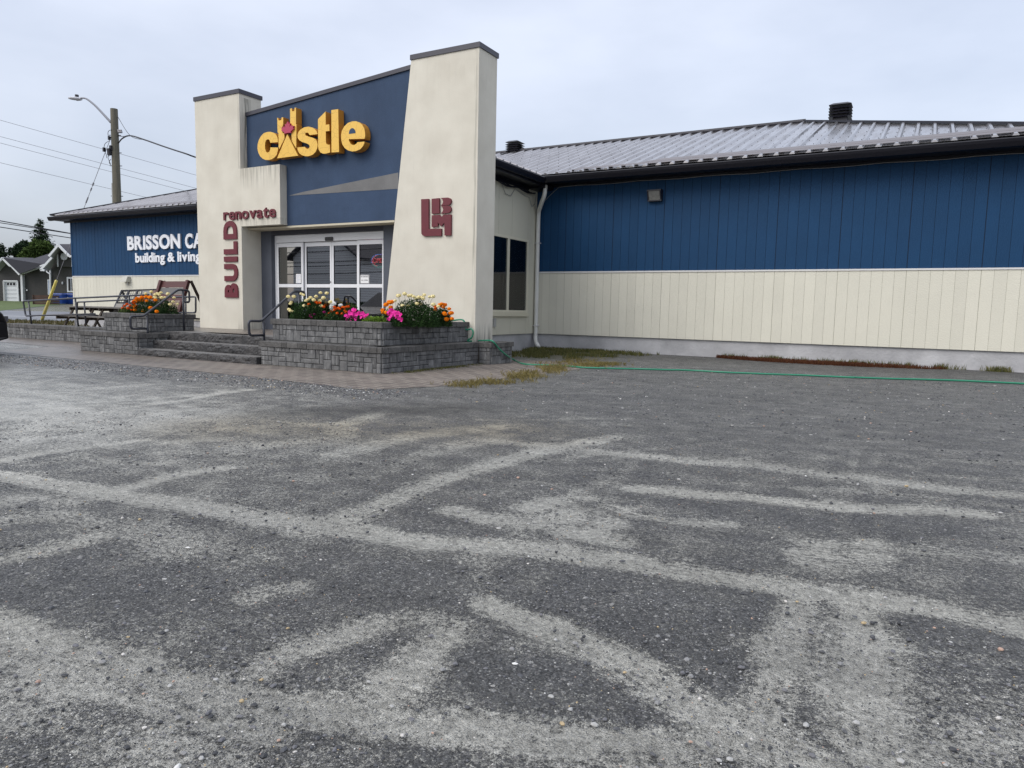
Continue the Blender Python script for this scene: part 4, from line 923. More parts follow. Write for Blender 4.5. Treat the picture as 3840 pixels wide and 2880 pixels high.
# right planter
pR = thing('stone_planter', (-8.2, 9.6, 0), 'long two tier grey stone planter right of the steps against the right tower', 'planter', 'stone planters beside the entrance steps')
x0, x1, y0, y1 = -9.46, -6.90, 8.29, 10.98; ux0, ux1, uy0, uy1 = -9.50, -7.13, 8.58, 10.98
stonewall(pR, [((x0,y0,0),(1,0,0),x1-x0,(0,-1,0),0,.40,.32), ((x1,y0,0),(0,1,0),y1-y0,(1,0,0),0,.398,.26), ((x0,y0+.5,0),(0,-1,0),.5,(-1,0,0),0,.39,.05),
               ((ux0,uy0,0),(1,0,0),ux1-ux0,(0,-1,0),.40,.765,.17), ((ux1,uy0,0),(0,1,0),uy1-uy0,(1,0,0),.40,.763,.17), ((ux0,uy1,0),(0,-1,0),uy1-uy0,(-1,0,0),.40,.761,.17)], 100)
b = MB(); b.box(x0+.01, x1-.01, y0+.01, y1, -.1, .31); b.box(ux0+.01, ux1-.01, uy0+.01, uy1, .31, .672); b.build('core', M_back, pR)
b = MB(); b.box(ux0+.15, ux1-.15, uy0+.15, uy1-.02, .673, .70); b.build('soil', M_soil, pR)
# low stub wall carrying on past the tower
st = thing('low_stone_wall', (-6.75, 11.4, 0), 'short low stone wall under the hose beside the right tower', 'wall')
sx = -6.62
stonewall(st, [((-6.9+.03,11.0,0),(1,0,0),sx+6.9-.03,(0,-1,0),0,.40,.25), ((sx,11.0,0),(0,1,0),.74,(1,0,0),0,.398,.22)], 140)
b = MB(); b.box(-6.86, sx-.01, 11.01, 11.73, -.1, .31); b.build('core', M_back, st)
# left planter
pL = thing('stone_planter', (-13.8, 9, 0), 'shorter two tier grey stone planter left of the steps holding orange marigolds', 'planter', 'stone planters beside the entrance steps')
x0, x1, y0, y1 = -14.62, -12.74, 8.24, 9.5; ux0, ux1, uy0, uy1 = -14.42, -12.99, 8.62, 9.62
stonewall(pL, [((x0,y0,0),(1,0,0),x1-x0,(0,-1,0),0,.41,.40), ((x1,y0,0),(0,1,0),.6,(1,0,0),0,.408,.2), ((x0,y0+.6,0),(0,-1,0),.6,(-1,0,0),0,.40,.2),
               ((ux0,uy0,0),(1,0,0),ux1-ux0,(0,-1,0),.41,.775,.17), ((ux1,uy0,0),(0,1,0),uy1-uy0,(1,0,0),.26,.773,.17), ((ux0,uy1,0),(0,-1,0),uy1-uy0,(-1,0,0),.41,.771,.17)], 200)
b = MB(); b.box(x0+.01, x1-.01, y0+.01, 8.84, -.1, .32); b.box(ux0+.01, ux1-.01, uy0+.01, uy1, .0, .682); b.build('core', M_back, pL)
b = MB(); b.box(ux0+.15, ux1-.15, uy0+.15, uy1-.02, .683, .71); b.build('soil', M_soil, pL)
# steps
sp = thing('entrance_steps', (-11.2, 8.6, 0), 'three dark rock faced stone steps between the two planters', 'steps')
def roughfront(x0, x1, y, z0, z1, depth, seed):
    b = MB(); nx = max(2, int((x1-x0)/.035)); nz = 5; I = []
    for j in range(nz+1):
        for i in range(nx+1):
            x = x0+(x1-x0)*i/nx; z = z0+(z1-z0)*j/nz
            e = min(1, 4*min(i/nx, 1-i/nx, .25), 3*min(j/nz*1.2+.2, (1-j/nz)*1.0, .34))
            d = .030*e*(.5+.9*mnoise.noise(Vector((x*7, z*13, seed)))+.5*mnoise.noise(Vector((x*23, z*30, seed))))
            b.v.append((x, y-d, z))
    for j in range(nz):
        for i in range(nx):
            a = j*(nx+1)+i; b.f.append((a, a+1, a+nx+2, a+nx+1))
    b.add([(x0,y,z1),(x1,y,z1),(x1,y+depth,z1),(x0,y+depth,z1),(x0,y,z0),(x1,y,z0),(x1,y+depth,z0),(x0,y+depth,z0)], [(0,1,2,3),(0,3,7,4),(1,5,6,2)])
    return b
for k, (xa, xb2, y, z0, z1, cuts) in enumerate([(-12.70,-9.49,8.20,0,.125,(-11.72,-10.72)), (-12.96,-9.49,8.53,.125,.275,(-12.25,-11.35,-9.85)), (-12.96,-9.30,8.86,.275,.437,(-11.95,-10.6))]):
    e_ = [xa]+list(cuts)+[xb2]; b = MB()
    for i in range(len(e_)-1):
        q = roughfront(e_[i]+.003, e_[i+1]-.003, y, z0, z1-.001*(i%2), .45, k*10+i); b.add(q.v, q.f)
    o = b.build('step', M_step, sp); o.data.materials.append(M_steptop)
    for p_ in o.data.polygons:
        if p_.normal[2] > .9 and p_.area > .05: p_.material_index = 1
# entrance landing and ramp deck
b = MB(); b.box(-12.955, -9.48, 9.0, 11.90, .0, .436); b.box(-14.7, -12.956, 9.66, 11.64, .0, .435); b.box(-9.479, -7.2, 10.985, 11.64, .0, .36); tag(b.build('path', M_pave), kind='structure')
b = MB(); b.hexa([(-22.5,10.05,-.1),(-14.701,10.05,-.1),(-14.701,11.35,-.1),(-22.5,11.35,-.1)],[(-22.5,10.05,.02),(-14.701,10.05,.434),(-14.701,11.35,.434),(-22.5,11.35,.02)]); tag(b.build('ramp', M_pave), kind='structure')
rw = thing('ramp_wall', (-17.8, 10, 0), 'long low stone wall with flat cap along the front of the entrance ramp', 'wall')
def low(x): return .365
stonewall(rw, [((-20.8,9.85,0),(1,0,0),6.3,(0,-1,0),0,.37,.42), ((-20.8,10.25,0),(0,-1,0),.4,(-1,0,0),0,.368,.02)], 300)
b = MB(); b.box(-20.79, -14.5, 9.86, 10.24, -.1, .28); b.build('core', M_back, rw)
rk = thing('ramp_kerb', (-16.5, 11.45, 0), 'low stone kerb behind the ramp under the rear handrail', 'kerb')
stonewall(rk, [((-19.0,11.36,0),(1,0,0),4.3,(0,-1,0),.05,.42,.22)], 330)
b = MB(); b.box(-19.0, -14.7, 11.37, 11.6, -.1, .33); b.build('core', M_back, rk)
# raised bed
b = MB(); b.box(onY(12.4, 262, 1215)[0], -14.75, 12.4, 15.85, -.1, .17); tag(b.build('ground_bed', mat('brown_mulch_bed', (.085,.055,.035), .95, var=.4, vscale=5, bump=.9, bscale=25)), kind='structure')

# ------------------------------------------------------------------ handrails
def rail(label, tubes, posts, grp='dark metal handrails'):
    allp = [p for t in tubes for p in t]+[p for t in posts for p in t]
    c = Vector((sum(p[0] for p in allp)/len(allp), sum(p[1] for p in allp)/len(allp), min(p[2] for p in allp)))
    t = thing('handrail', c, label, 'handrail', grp)
    for q in tubes: b = MB(); b.tube(rounded(q, .06), .0215, 10); b.build('rail', M_rail, t, smooth=True)
    for q in posts: b = MB(); b.tube(q, .021, 10); b.build('post', M_rail, t, smooth=True)
C1p = cr_(300,1060,480); C3p = cr_(700,1120,480); C4p = cr_(1040,1040,480); C2p = Cb
X_ = -12.86
X = lambda F, x, y, xx: onX(xx, *F(x, y))
g = lambda x, y: X(C1p, x, y, X_)
pb = g(1175,1120); pt_ = g(1160,575); qb = g(1800,840); qt = g(1780,130); pb[2] = .126; qb[2] = .437
rail('sloping handrail beside the left planter at the head of the steps', [[g(1150,793), g(880,800), g(862,585), g(1095,578), g(1690,122), g(1885,135), g(1893,340), g(1810,335)]], [[pb, pt_], [qb, qt]])
X_ = -9.62
g = lambda x, y: X(C3p, x, y, X_)
h = lambda x, y: X(C4p, x, y, X_)
pb = g(1345,725); pb[2] = .27; pt_ = g(1325,365); qt = h(375,245); qb = Vector((qt[0], qt[1], .437))
q2 = h(470,250)
rail('sloping handrail rising behind the cream marigolds of the right planter', [[g(1345,630), g(1085,638), g(1068,385), g(1290,388), h(285,243), q2, q2+Vector((0,0,-.2)), Vector((qt[0],qt[1],q2[2]-.2))]], [[pb, pt_], [qb, qt]])
Y_ = 10.06
g = lambda F, x, y: onY(Y_, *F(x, y))
pb = [g(C2p,545,690), g(C2p,1353,745)]; pt_ = [g(C2p,490,315), g(C2p,1300,275)]
e1 = g(C1p,1190,208); m_ = g(C1p,850,225); mb = Vector((m_[0], m_[1], .43)); e2 = Vector((e1[0], e1[1], e1[2]-.33))
rail('front handrail of the ramp standing on the low stone wall', [[g(C2p,1640,540), g(C2p,445,575), g(C2p,400,318), g(C2p,1300,268), m_, e1]], [[Vector((a[0],a[1],.365)), b_] for a, b_ in zip(pb, pt_)]+[[mb, m_]])
Y_ = 11.42
a_, b_ = g(C1p,2000,245), g(C1p,2000,520)
po = [(g(C2p,1485,740), g(C2p,1455,335)), (g(C1p,1825,520), g(C1p,1825,250))]
rail('rear handrail of the ramp ending beside the left tower', [[g(C2p,1675,562), g(C2p,1330,575), g(C2p,1335,335), g(C1p,0,335), g(C1p,950,290), g(C1p,1560,248), a_, b_, g(C1p,1560,522)]], [[Vector((p[0],p[1],.36)), q] for p, q in po])

# ------------------------------------------------------------------ wall lamps
Cw = cr_(1800,400,800)
a = onY(D-.1, *Cw(1745,870)); c = onY(D-.1, *Cw(1870,965))
wl = thing('wall_pack_light', ((a[0]+c[0])/2, D-.02, (a[2]+c[2])/2), 'dark boxed floodlight high on the right blue wall', 'wall lamp')
xa, xb2, za, zb = a[0], c[0], c[2], a[2]
b = MB(); b.hexa([(xa,D-.2,zb-.03),(xb2+.03,D-.2,zb-.03),(xb2+.03,D-.02,zb-.03),(xa,D-.02,zb-.03)],[(xa,D-.2,zb),(xb2+.03,D-.2,zb),(xb2+.03,D-.02,zb+.02),(xa,D-.02,zb+.02)])
b.hexa([(xa,D-.12,za),(xa+.03,D-.12,za),(xa+.03,D-.02,za),(xa,D-.02,za)],[(xa,D-.2,zb-.031),(xa+.03,D-.2,zb-.031),(xa+.03,D-.02,zb-.031),(xa,D-.02,zb-.031)])
b.hexa([(xb2,D-.12,za),(xb2+.03,D-.12,za),(xb2+.03,D-.02,za),(xb2,D-.02,za)],[(xb2,D-.2,zb-.031),(xb2+.03,D-.2,zb-.031),(xb2+.03,D-.02,zb-.031),(xb2,D-.02,zb-.031)])
b.box(xa, xb2+.03, D-.12, D-.02, za-.025, za-.001); b.build('housing', M_dark, wl)
b = MB(); b.quad((xa+.03,D-.115,za),(xb2,D-.115,za),(xb2,D-.19,zb-.032),(xa+.03,D-.19,zb-.032)); b.build('lens', mat('frosted_lamp_glass', (.24,.24,.225), .25, var=.3, vscale=14), wl)
Cl = cr_(0,750,800); a = onY(D-.1, *Cl(1270,795)); c = onY(D-.1, *Cl(1335,850))
wl = thing('wall_lamp', ((a[0]+c[0])/2, D-.02, (a[2]+c[2])/2), 'small cream lamp on the lower cream wall left of the entrance', 'wall lamp')
b = MB(); b.hexa([(a[0],D-.22,c[2]),(c[0],D-.22,c[2]),(c[0],D-.02,c[2]),(a[0],D-.02,c[2])],[(a[0]+.06,D-.14,a[2]),(c[0],D-.14,a[2]),(c[0],D-.02,a[2]),(a[0]+.06,D-.02,a[2])]); b.build('hood', mat('cream_lamp_hood', (.50,.49,.43), .5), wl)
b = MB(); b.tube([((a[0]+c[0])/2+.03,D-.05,c[2]),((a[0]+c[0])/2+.03,D-.05,c[2]-.12)], .025, 8); b.build('sensor', M_trim, wl)

# ------------------------------------------------------------------ hose
h5 = cr_(1400,1040,480); h7 = lambda x, y: (1180+x*960/2212., 1200+y*960/2212.); c2h = cr_(1700,900,800); c5h = cr_(2400,900,800); c6h = cr_(3040,900,800)
P = [Vector(p) for p in ((-7.5,10.3,.72),(-7.3,10.75,.775),(-7.10,10.93,.775),(-7.02,10.96,.74))]
P = [Vector((-7.6,10.4,.715)), Vector((-7.35,10.80,.78)), Vector((-7.16,10.9,.79))]
P += [onY(10.9, *h5(x, y)) for x, y in ((1600,900),(1690,890),(1725,950),(1700,1040),(1640,1080))]
P += [Vector((-7.05,10.92,.415)), Vector((-6.98,11.12,.418))]
P += [onX(-6.66, 1838, 1277), onX(-6.57, 1853, 1285), onX(-6.545, 1873, 1309), onX(-6.53, 1902, 1334)]
gp = [c2h(x, y) for x, y in ((640,1250),(720,1283),(850,1293),(1050,1298),(1200,1308),(1350,1322),(1600,1330),(1850,1335),(2212,1345))]+[c5h(x, y) for x, y in ((500,1350),(900,1372),(1300,1388),(1700,1402),(2212,1425))]+[c6h(x, y) for x, y in ((400,1422),(800,1438),(1200,1450),(1600,1465),(2212,1495),(2700,1520))]
P += [(lambda w: w+Vector((0,0,.045*min(1,max(0,(w[1]-12.8)/3)))))(onZ(.016, *q)) for q in gp]
def smoothpath(P, n=6):
    out = []
    for i in range(len(P)-1):
        p0 = P[max(i-1,0)]; p1 = P[i]; p2 = P[i+1]; p3 = P[min(i+2,len(P)-1)]
        for k in range(n):
            t = k/n; out.append(.5*((2*p1)+(p2-p0)*t+(2*p0-5*p1+4*p2-p3)*t*t+(3*p1-p0-3*p2+p3)*t**3))
    return out+[P[-1]]
P_HOSE = [q for q in smoothpath(P) if q[2] < .12]
b = MB(); b.tube(smoothpath(P), .0145, 8); tag(b.build('garden_hose', mat('green_hose_rubber', (.02,.22,.125), .35), smooth=True), 'long green garden hose running from the right planter across the gravel', 'hose')

# ------------------------------------------------------------------ flowers
def leafmat(name, c, c2):
    m, n, b_ = newmat(name); L = n.links.new; g = n.nodes.new('ShaderNodeNewGeometry'); r_ = n.nodes.new('ShaderNodeValToRGB')
    r_.color_ramp.elements[0].color = col4(c); r_.color_ramp.elements[1].color = col4(c2); L(g.outputs['Random Per Island'], r_.inputs[0]); L(r_.outputs[0], b_.inputs['Base Color'])
    b_.inputs['Roughness'].default_value = .8; b_.inputs['Specular IOR Level'].default_value = .12; b_.inputs['Subsurface Weight'].default_value = 0
    return m
M_fol = leafmat('marigold_foliage', (.014,.032,.012), (.04,.085,.024)); M_lime = leafmat('lime_foliage', (.07,.13,.02), (.22,.34,.05))
M_petal = {'orange': leafmat('orange_petals', (.80,.17,.005), (.95,.30,.01)), 'cream': leafmat('cream_petals', (.80,.68,.30), (.90,.82,.50)), 'white': leafmat('white_petals', (.75,.75,.72), (.85,.85,.82)),
           'red': leafmat('red_orange_petals', (.48,.035,.005), (.85,.16,.01)), 'pink': leafmat('magenta_petals', (.52,.01,.22), (.85,.07,.42)), 'purple': leafmat('purple_petals', (.15,.01,.08), (.35,.03,.15))}
def add_leaf(b, p, d, L_, w, r):
    d = d.normalized(); s = d.cross(Vector((r.uniform(-1,1), r.uniform(-1,1), r.uniform(-1,1))))
    if s.length < 1e-3: return
    s.normalize(); s *= w/2; mid = p+d*L_*.5+Vector((0,0,L_*.08)); b.add([p, mid+s, p+d*L_, mid-s], [(0,1,2,3)])
def bloom(b, p, kind, r, rad):
    if kind == 'pink':   # five lobed trumpet
        d = Vector((r.uniform(-.3,.7), -1, r.uniform(.1,.9))).normalized(); s = d.orthogonal().normalized(); t = d.cross(s); vs = [p-d*rad*.6]; n = 10
        for k in range(n):
            a = 2*math.pi*k/n; q = rad*(1.1 if k % 2 == 0 else .86); vs.append(p+s*q*math.cos(a)+t*q*math.sin(a)+d*r.uniform(0,rad*.2))
        b.add(vs, [(0, 1+k, 1+(k+1) % n) for k in range(n)])
    else:               # pompom of many small petals
        for k in range(34):
            z = 1-2*(k+.5)/34; a = k*2.39996; q = math.sqrt(max(0,1-z*z)); d = Vector((q*math.cos(a), q*math.sin(a), z*.8+.05))
            c = p+Vector((d[0]*rad*.72, d[1]*rad*.72, d[2]*rad*.6)); d = (d+Vector((r.uniform(-.3,.3), r.uniform(-.3,.3), r.uniform(-.2,.3)))).normalized()
            s = d.orthogonal().normalized(); s.rotate(Matrix.Rotation(r.uniform(0,6.3), 3, d)); t = d.cross(s); w = rad*.42
            b.add([c+s*w, c+t*w+d*w*.35, c-s*w, c-t*w+d*w*.35], [(0,1,2,3)])
def plant(name, label, F, pts, y, base, ext, height, kind, rad, n_leaf=900, fm=None, extra=(), seed=0, leafL=.035, stemup=True, dy=.16):
    """ext: x-range of the bush (photo crop) ; pts: blossoms"""
    r = random.Random(seed); xa = onY(y, *F(ext[0], ext[2]))[0]; xb_ = onY(y, *F(ext[1], ext[2]))[0]; cx = (xa+xb_)/2; rx = (xb_-xa)/2
    t = thing(name, (cx, y, base), label, 'plant', 'flowering plants in the stone planters')
    b = MB(); H_ = height
    for k in range(int(n_leaf*2.6)):
        while True:
            q = Vector((r.uniform(-1,1), r.uniform(-1,1), r.uniform(0,1)))
            if q[0]**2+q[1]**2+(q[2]*.95)**2 < 1: break
        top = 1-.25*mnoise.noise(Vector((q[0]*3, q[1]*3, seed)))
        p = Vector((cx+q[0]*rx, y+q[1]*dy, base+q[2]*H_*top)); d = Vector((q[0]*.8, q[1]*.8, .5))+Vector((r.uniform(-1,1), r.uniform(-1,1), r.uniform(-.6,1)))*.8
        add_leaf(b, p, d, leafL*r.uniform(.7,1.5), leafL*.42, r)
    P = []
    for (x_, y_) in pts:
        yy = y+r.uniform(-dy*.9, dy*.2); p = onY(yy, *F(x_, y_)); P.append(p)
        if stemup: b.tube([Vector((cx+(p[0]-cx)*.5, yy, base)), p-Vector((0,0,rad*.3))], .0022, 4, False)
    b.build('foliage', fm or M_fol, t)
    for p in P[:100]:
        q = MB(); bloom(q, p, kind, r, rad*1.42*r.uniform(.8,1.12)); q.build('blossom', M_petal[kind], t)
    for kd, epts in extra:
        for (x_, y_) in epts:
            p = onY(y-dy*.5, *F(x_, y_)); q = MB(); bloom(q, p, kd, r, rad*1.15); q.build('blossom', M_petal[kd], t)
    return t
F4, F5, F1 = C4p, h5, C1p
plant('marigold_plant', 'tall bushy plant with cream marigolds at the steps end of the right planter', F4, [(188,333),(288,335),(240,430),(225,455),(200,555),(225,580),(270,590),(410,285),(450,305),(745,268),(853,275),(670,330),(800,350),(790,365),(575,350),(500,405),(530,380),(630,390),(735,405),(460,490),(495,500),(530,500),(645,515),(757,495),(915,425)], 8.95, .69, (230,880,500), .39, 'cream', .026, 1900, extra=[('red', [(545,465),(665,425),(690,440),(740,440),(805,510)]), ('purple', [(565,680),(600,690),(580,650),(640,640),(810,600)])], seed=1)
plant('marigold_plant', 'white flowered marigold just behind the red orange marigolds in the right planter', F4, [(975,440),(940,455),(1100,478),(1080,485),(985,455),(925,530),(930,500)], 9.2, .69, (900,1120,560), .26, 'white', .024, 260, seed=2)
plant('marigold_plant', 'low plant crowded with small red orange marigolds in the right planter', F4, [(985,515),(1055,530),(1130,515),(1200,505),(985,565),(1165,575),(1035,620),(1120,625),(905,620),(980,668),(1068,700),(935,590),(850,680),(1190,600),(890,650),(1080,545),(1160,520),(1230,505),(1010,545),(1100,640)], 8.85, .69, (830,1230,620), .23, 'red', .020, 900, seed=3)
plant('feathery_plant', 'flowerless feathery dark green plant behind the pink petunias', F4, [], 9.3, .69, (1150,1400,500), .33, 'white', .02, 900, leafmat('feathery_green', (.02,.045,.012), (.07,.11,.03)), seed=4)
plant('petunia_plant', 'spreading pink petunia between red marigolds and the lime green plant', F4, [(1305,555),(1340,570),(1240,590),(1290,620),(1310,590),(1370,640),(1180,660),(1225,680),(1260,650),(1280,730),(1205,735),(1355,715),(1330,700),(1280,690),(1330,640),(1400,610),(1470,620),(1450,690),(1510,680),(1555,650),(1500,650),(1425,630),(1250,625)], 8.82, .69, (1170,1560,680), .14, 'pink', .026, 420, seed=5, stemup=False, dy=.1)
plant('lime_plant', 'low lime green leafy plant without flowers at the corner of the right planter', F4, [], 8.8, .69, (1480,1920,700), .13, 'white', .02, 1000, M_lime, seed=6, leafL=.045, dy=.12)
plant('petunia_plant', 'upright mound of deep pink petunias at the corner of the right planter', F5, [(300,565),(330,580),(260,600),(280,630),(320,640),(380,600),(420,620),(350,660),(400,690),(335,710),(265,725),(440,690),(490,730),(470,650),(300,680),(450,710),(345,620),(375,640),(290,600),(430,655)], 8.85, .69, (220,500,680), .16, 'pink', .026, 380, seed=7, stemup=False, dy=.1)
plant('marigold_plant', 'orange marigold behind the deep pink petunias in the right planter', F5, [(215,475),(300,430),(270,425),(330,420),(300,520),(165,570),(180,610),(220,610),(240,640),(235,460)], 9.05, .69, (160,400,550), .26, 'orange', .030, 420, seed=8)
plant('marigold_plant', 'tallest bush with pale cream marigolds and dark seed stalks in the right planter', F5, [(445,315),(425,320),(540,285),(650,310),(610,320),(780,345),(830,350),(880,305),(970,335),(1030,330),(740,370),(505,490),(490,480),(600,495),(790,455),(750,455),(815,465),(1035,470),(1120,500),(375,405),(700,335),(860,365),(660,325)], 9.2, .69, (340,1100,520), .41, 'cream', .026, 2600, seed=9, dy=.3)
plant('marigold_plant', 'bush with bright orange marigolds at the tower end of the right planter', F5, [(1150,480),(1215,465),(1210,515),(1235,475),(1310,545),(1225,620),(1240,635),(1335,620),(1350,615),(1265,725),(1358,715),(1180,460)], 9.75, .69, (1000,1330,620), .30, 'orange', .030, 900, extra=[('red', [(1080,520),(1070,560),(1060,495)])], seed=10)
plant('marigold_plant', 'bushy orange marigold in the middle of the left planter', F1, [(985,275),(1070,255),(1145,245),(1210,255),(995,330),(1075,305),(1155,315),(950,410),(950,470),(1105,500),(1215,435),(1325,500),(945,315),(1020,290)], 9.0, .70, (820,1420,400), .33, 'orange', .036, 1300, extra=[('orange', [(1300,300)])], seed=11)
plant('marigold_plant', 'small red marigold at the left end of the left planter', F1, [(790,465),(800,380),(865,395),(890,470),(740,440),(910,330),(770,400),(830,440),(930,355),(815,370)], 8.95, .70, (700,960,440), .17, 'red', .024, 420, leafmat('pale_marigold_foliage', (.03,.06,.02), (.12,.16,.05)), seed=12)
plant('marigold_plant', 'loose cream marigold behind the handrail in the left planter', F1, [(1132,190),(1230,158),(1300,205),(1350,195),(1310,260),(1390,255),(1400,170),(1520,195),(1540,210),(1470,255),(1625,262),(1555,375),(1685,370),(1610,330),(1330,185),(1370,210),(1280,255),(1415,260)], 9.25, .70, (1200,1680,400), .33, 'cream', .028, 1300, seed=13)

# ------------------------------------------------------------------ gravel, weeds, grass
def pebble(b, x, y, z, r, rr):
    t = (1+5**.5)/2; base = [(-1,t,0),(1,t,0),(-1,-t,0),(1,-t,0),(0,-1,t),(0,1,t),(0,-1,-t),(0,1,-t),(t,0,-1),(t,0,1),(-t,0,-1),(-t,0,1)]
    a = rr.uniform(0,6.3); ca, sa = math.cos(a), math.sin(a); sx, sy, sz = rr.uniform(.7,1.35), rr.uniform(.6,1.), rr.uniform(.35,.7)
    vs = []
    for v in base:
        q = [v[i]/1.9*(1+rr.uniform(-.18,.18)) for i in range(3)]; X_, Y_ = q[0]*sx, q[1]*sy
        vs.append((x+r*(X_*ca-Y_*sa), y+r*(X_*sa+Y_*ca), z+r*q[2]*sz+r*.15))
    b.add(vs, [(0,11,5),(0,5,1),(0,1,7),(0,7,10),(0,10,11),(1,5,9),(5,11,4),(11,10,2),(10,7,6),(7,1,8),(3,9,4),(3,4,2),(3,2,6),(3,6,8),(3,8,9),(4,9,5),(2,4,11),(6,2,10),(8,6,7),(9,8,1)])
def stonemat():
    m, n, b_ = newmat('loose_gravel_stones'); L = n.links.new; g = n.nodes.new('ShaderNodeNewGeometry'); r_ = n.nodes.new('ShaderNodeValToRGB'); r_.color_ramp.interpolation = 'CONSTANT'; e = r_.color_ramp.elements
    e[0].color = (.035,.037,.042,1); e[1].position = .3; e[1].color = (.075,.078,.085,1)
    for p_, c_ in ((.50,(.13,.13,.14)),(.72,(.22,.22,.22)),(.88,(.36,.36,.35)),(.935,(.52,.50,.47)),(.96,(.40,.27,.21)),(.975,(.40,.31,.18)),(.99,(.62,.62,.60))):
        q = e.new(p_); q.color = col4(c_)
    L(g.outputs['Random Per Island'], r_.inputs[0]); L(r_.outputs[0], b_.inputs['Base Color']); b_.inputs['Roughness'].default_value = .6; return m
rr = random.Random(21); b = MB(); made = 0
while made < 15000:
    v = 1.1*math.exp(rr.random()**1.3*1.75); u = v*rr.uniform(-.80,.80)   # sparse larger stones, evenly seen near and far
    p = NV*v+UV_*u
    if p[1] > 6.3: continue
    k = rr.random(); r_ = .0012+.0060*k**14+.00045*v
    if mnoise.noise(Vector((p[0]*1.1, p[1]*1.1, 3))) < rr.uniform(-.5,.25): continue
    pebble(b, p[0], p[1], gz(p[0],p[1]), r_*1.3, rr); made += 1
for k in range(9000):  # coarser gravel banked along the path edge and the wall
    x = rr.uniform(-15.5,-5.0) if k % 2 else rr.uniform(-5.6,2.6); y = 6.72-rr.random()**1.5*.9 if k % 2 else rr.uniform(6.2, 15.6)
    if k % 2 == 0 and x < -4.7 and y > 6.7: continue
    pebble(b, x, y, 0, rr.uniform(.005,.014), rr)
tag(b.build('gravel', stonemat()), kind='stuff')
def blades(name, pts, m, hmin, hmax, w, seed, lean=.5):
    r = random.Random(seed); b = MB()
    for p in pts:
        for k in range(r.randint(2,5)):
            h_ = r.uniform(hmin,hmax); a = r.uniform(0,6.3); d = Vector((math.cos(a), math.sin(a), 0)); s = Vector((-d[1], d[0], 0))*w/2
            q = Vector(p)+Vector((r.uniform(-.02,.02), r.uniform(-.02,.02), -.005)); l = r.uniform(.1,lean)*h_
            b.add([q-s, q+s, q+s*.6+d*l*.4+Vector((0,0,h_*.6)), q+d*l+Vector((0,0,h_)), q-s*.6+d*l*.4+Vector((0,0,h_*.6))], [(0,1,2,3,4)])
    return tag(b.build(name, m), kind='stuff')
r = random.Random(5)
M_gg = leafmat('weedy_green', (.04,.06,.018), (.20,.18,.07)); M_dry = leafmat('dry_grass', (.12,.10,.035), (.30,.25,.10)); M_rust = leafmat('rust_weeds', (.055,.018,.010), (.14,.06,.03))
def scatter(n, f): 
    o = []
    while len(o) < n:
        p = f()
        if p is not None: o.append(p)
    return o
def patch1():
    x = r.uniform(-8.15,-5.0); y = r.uniform(12.25,15.86)
    if y < 12.9+.55*(x+7): return None
    dens = .25+mnoise.noise(Vector((x*2.2, y*2.2, 1)))*.9-.5*max(0,x+6.2)+(.35 if y > 15.3 else 0)
    return (x, y, .045*min(1,max(0,(y-12.8)/3))) if r.random() < dens else None
blades('weeds', scatter(2900, patch1), M_gg, .03, .10, .009, 1)
def patch2():  # dry grass along the ragged paver edge
    t = r.random(); y = 7.5+t*5.2; x = -5.12+r.gauss(0,.19)+.2*math.sin(t*7)
    if mnoise.noise(Vector((x*2.1, y*2.1, 5))) < r.uniform(-.35,.25): return None
    return (x, y, .0)
blades('dry_grass', scatter(1150, patch2), M_dry, .025, .085, .006, 2, .9)
def patch2b():
    x = r.uniform(-6.2,-4.9); y = 12.7+r.gauss(0,.5)
    if min((Vector((x, y, 0))-Vector((q[0], q[1], 0))).length for q in P_HOSE) < .17: return None
    return (x, y, .0) if mnoise.noise(Vector((x*2, y*2, 9))) > r.uniform(-.3,.3) else None
blades('dry_grass', scatter(420, patch2b), M_dry, .025, .07, .006, 3, .9)
def patch2c():
    y = 8.4+r.random()*2.6; return (-6.83+abs(r.gauss(0,.10)), y, .0) if mnoise.noise(Vector((3, y*3, 2))) > -.1 else None
blades('weeds', scatter(300, patch2c), M_gg, .015, .05, .006, 4, .8)
def patch3():
    x = r.uniform(-3.7,.6); w_ = .62*max(.05, math.sin(math.pi*(x+3.75)/4.5))**.6; y = 15.86-r.random()*max(.1,w_)
    if x > -.8 and r.random() < .6*(x+.8)/1.4+.2: return None
    return (x, y, .03) if mnoise.noise(Vector((x*2, y*2, 12))) > -.7 else None
blades('rust_weeds', scatter(3600, patch3), M_rust, .03, .10, .007, 5)
def patch4():
    x = r.uniform(-3.6,1.9); return (x, 15.87-abs(r.gauss(0,.06)), .03) if mnoise.noise(Vector((x*2.5, 0, 15))) > r.uniform(-.2,.4) else None
blades('weeds', scatter(420, patch4), M_gg, .05, .15, .008, 6)
def patch5():
    v = r.uniform(26.6,34.3); u = r.uniform(-30,-14); p = NV*v+UV_*u; return (p[0], p[1], .0)
blades('dry_grass', scatter(2600, patch5), leafmat('verge_grass', (.06,.08,.02), (.17,.13,.06)), .05, .14, .02, 7)

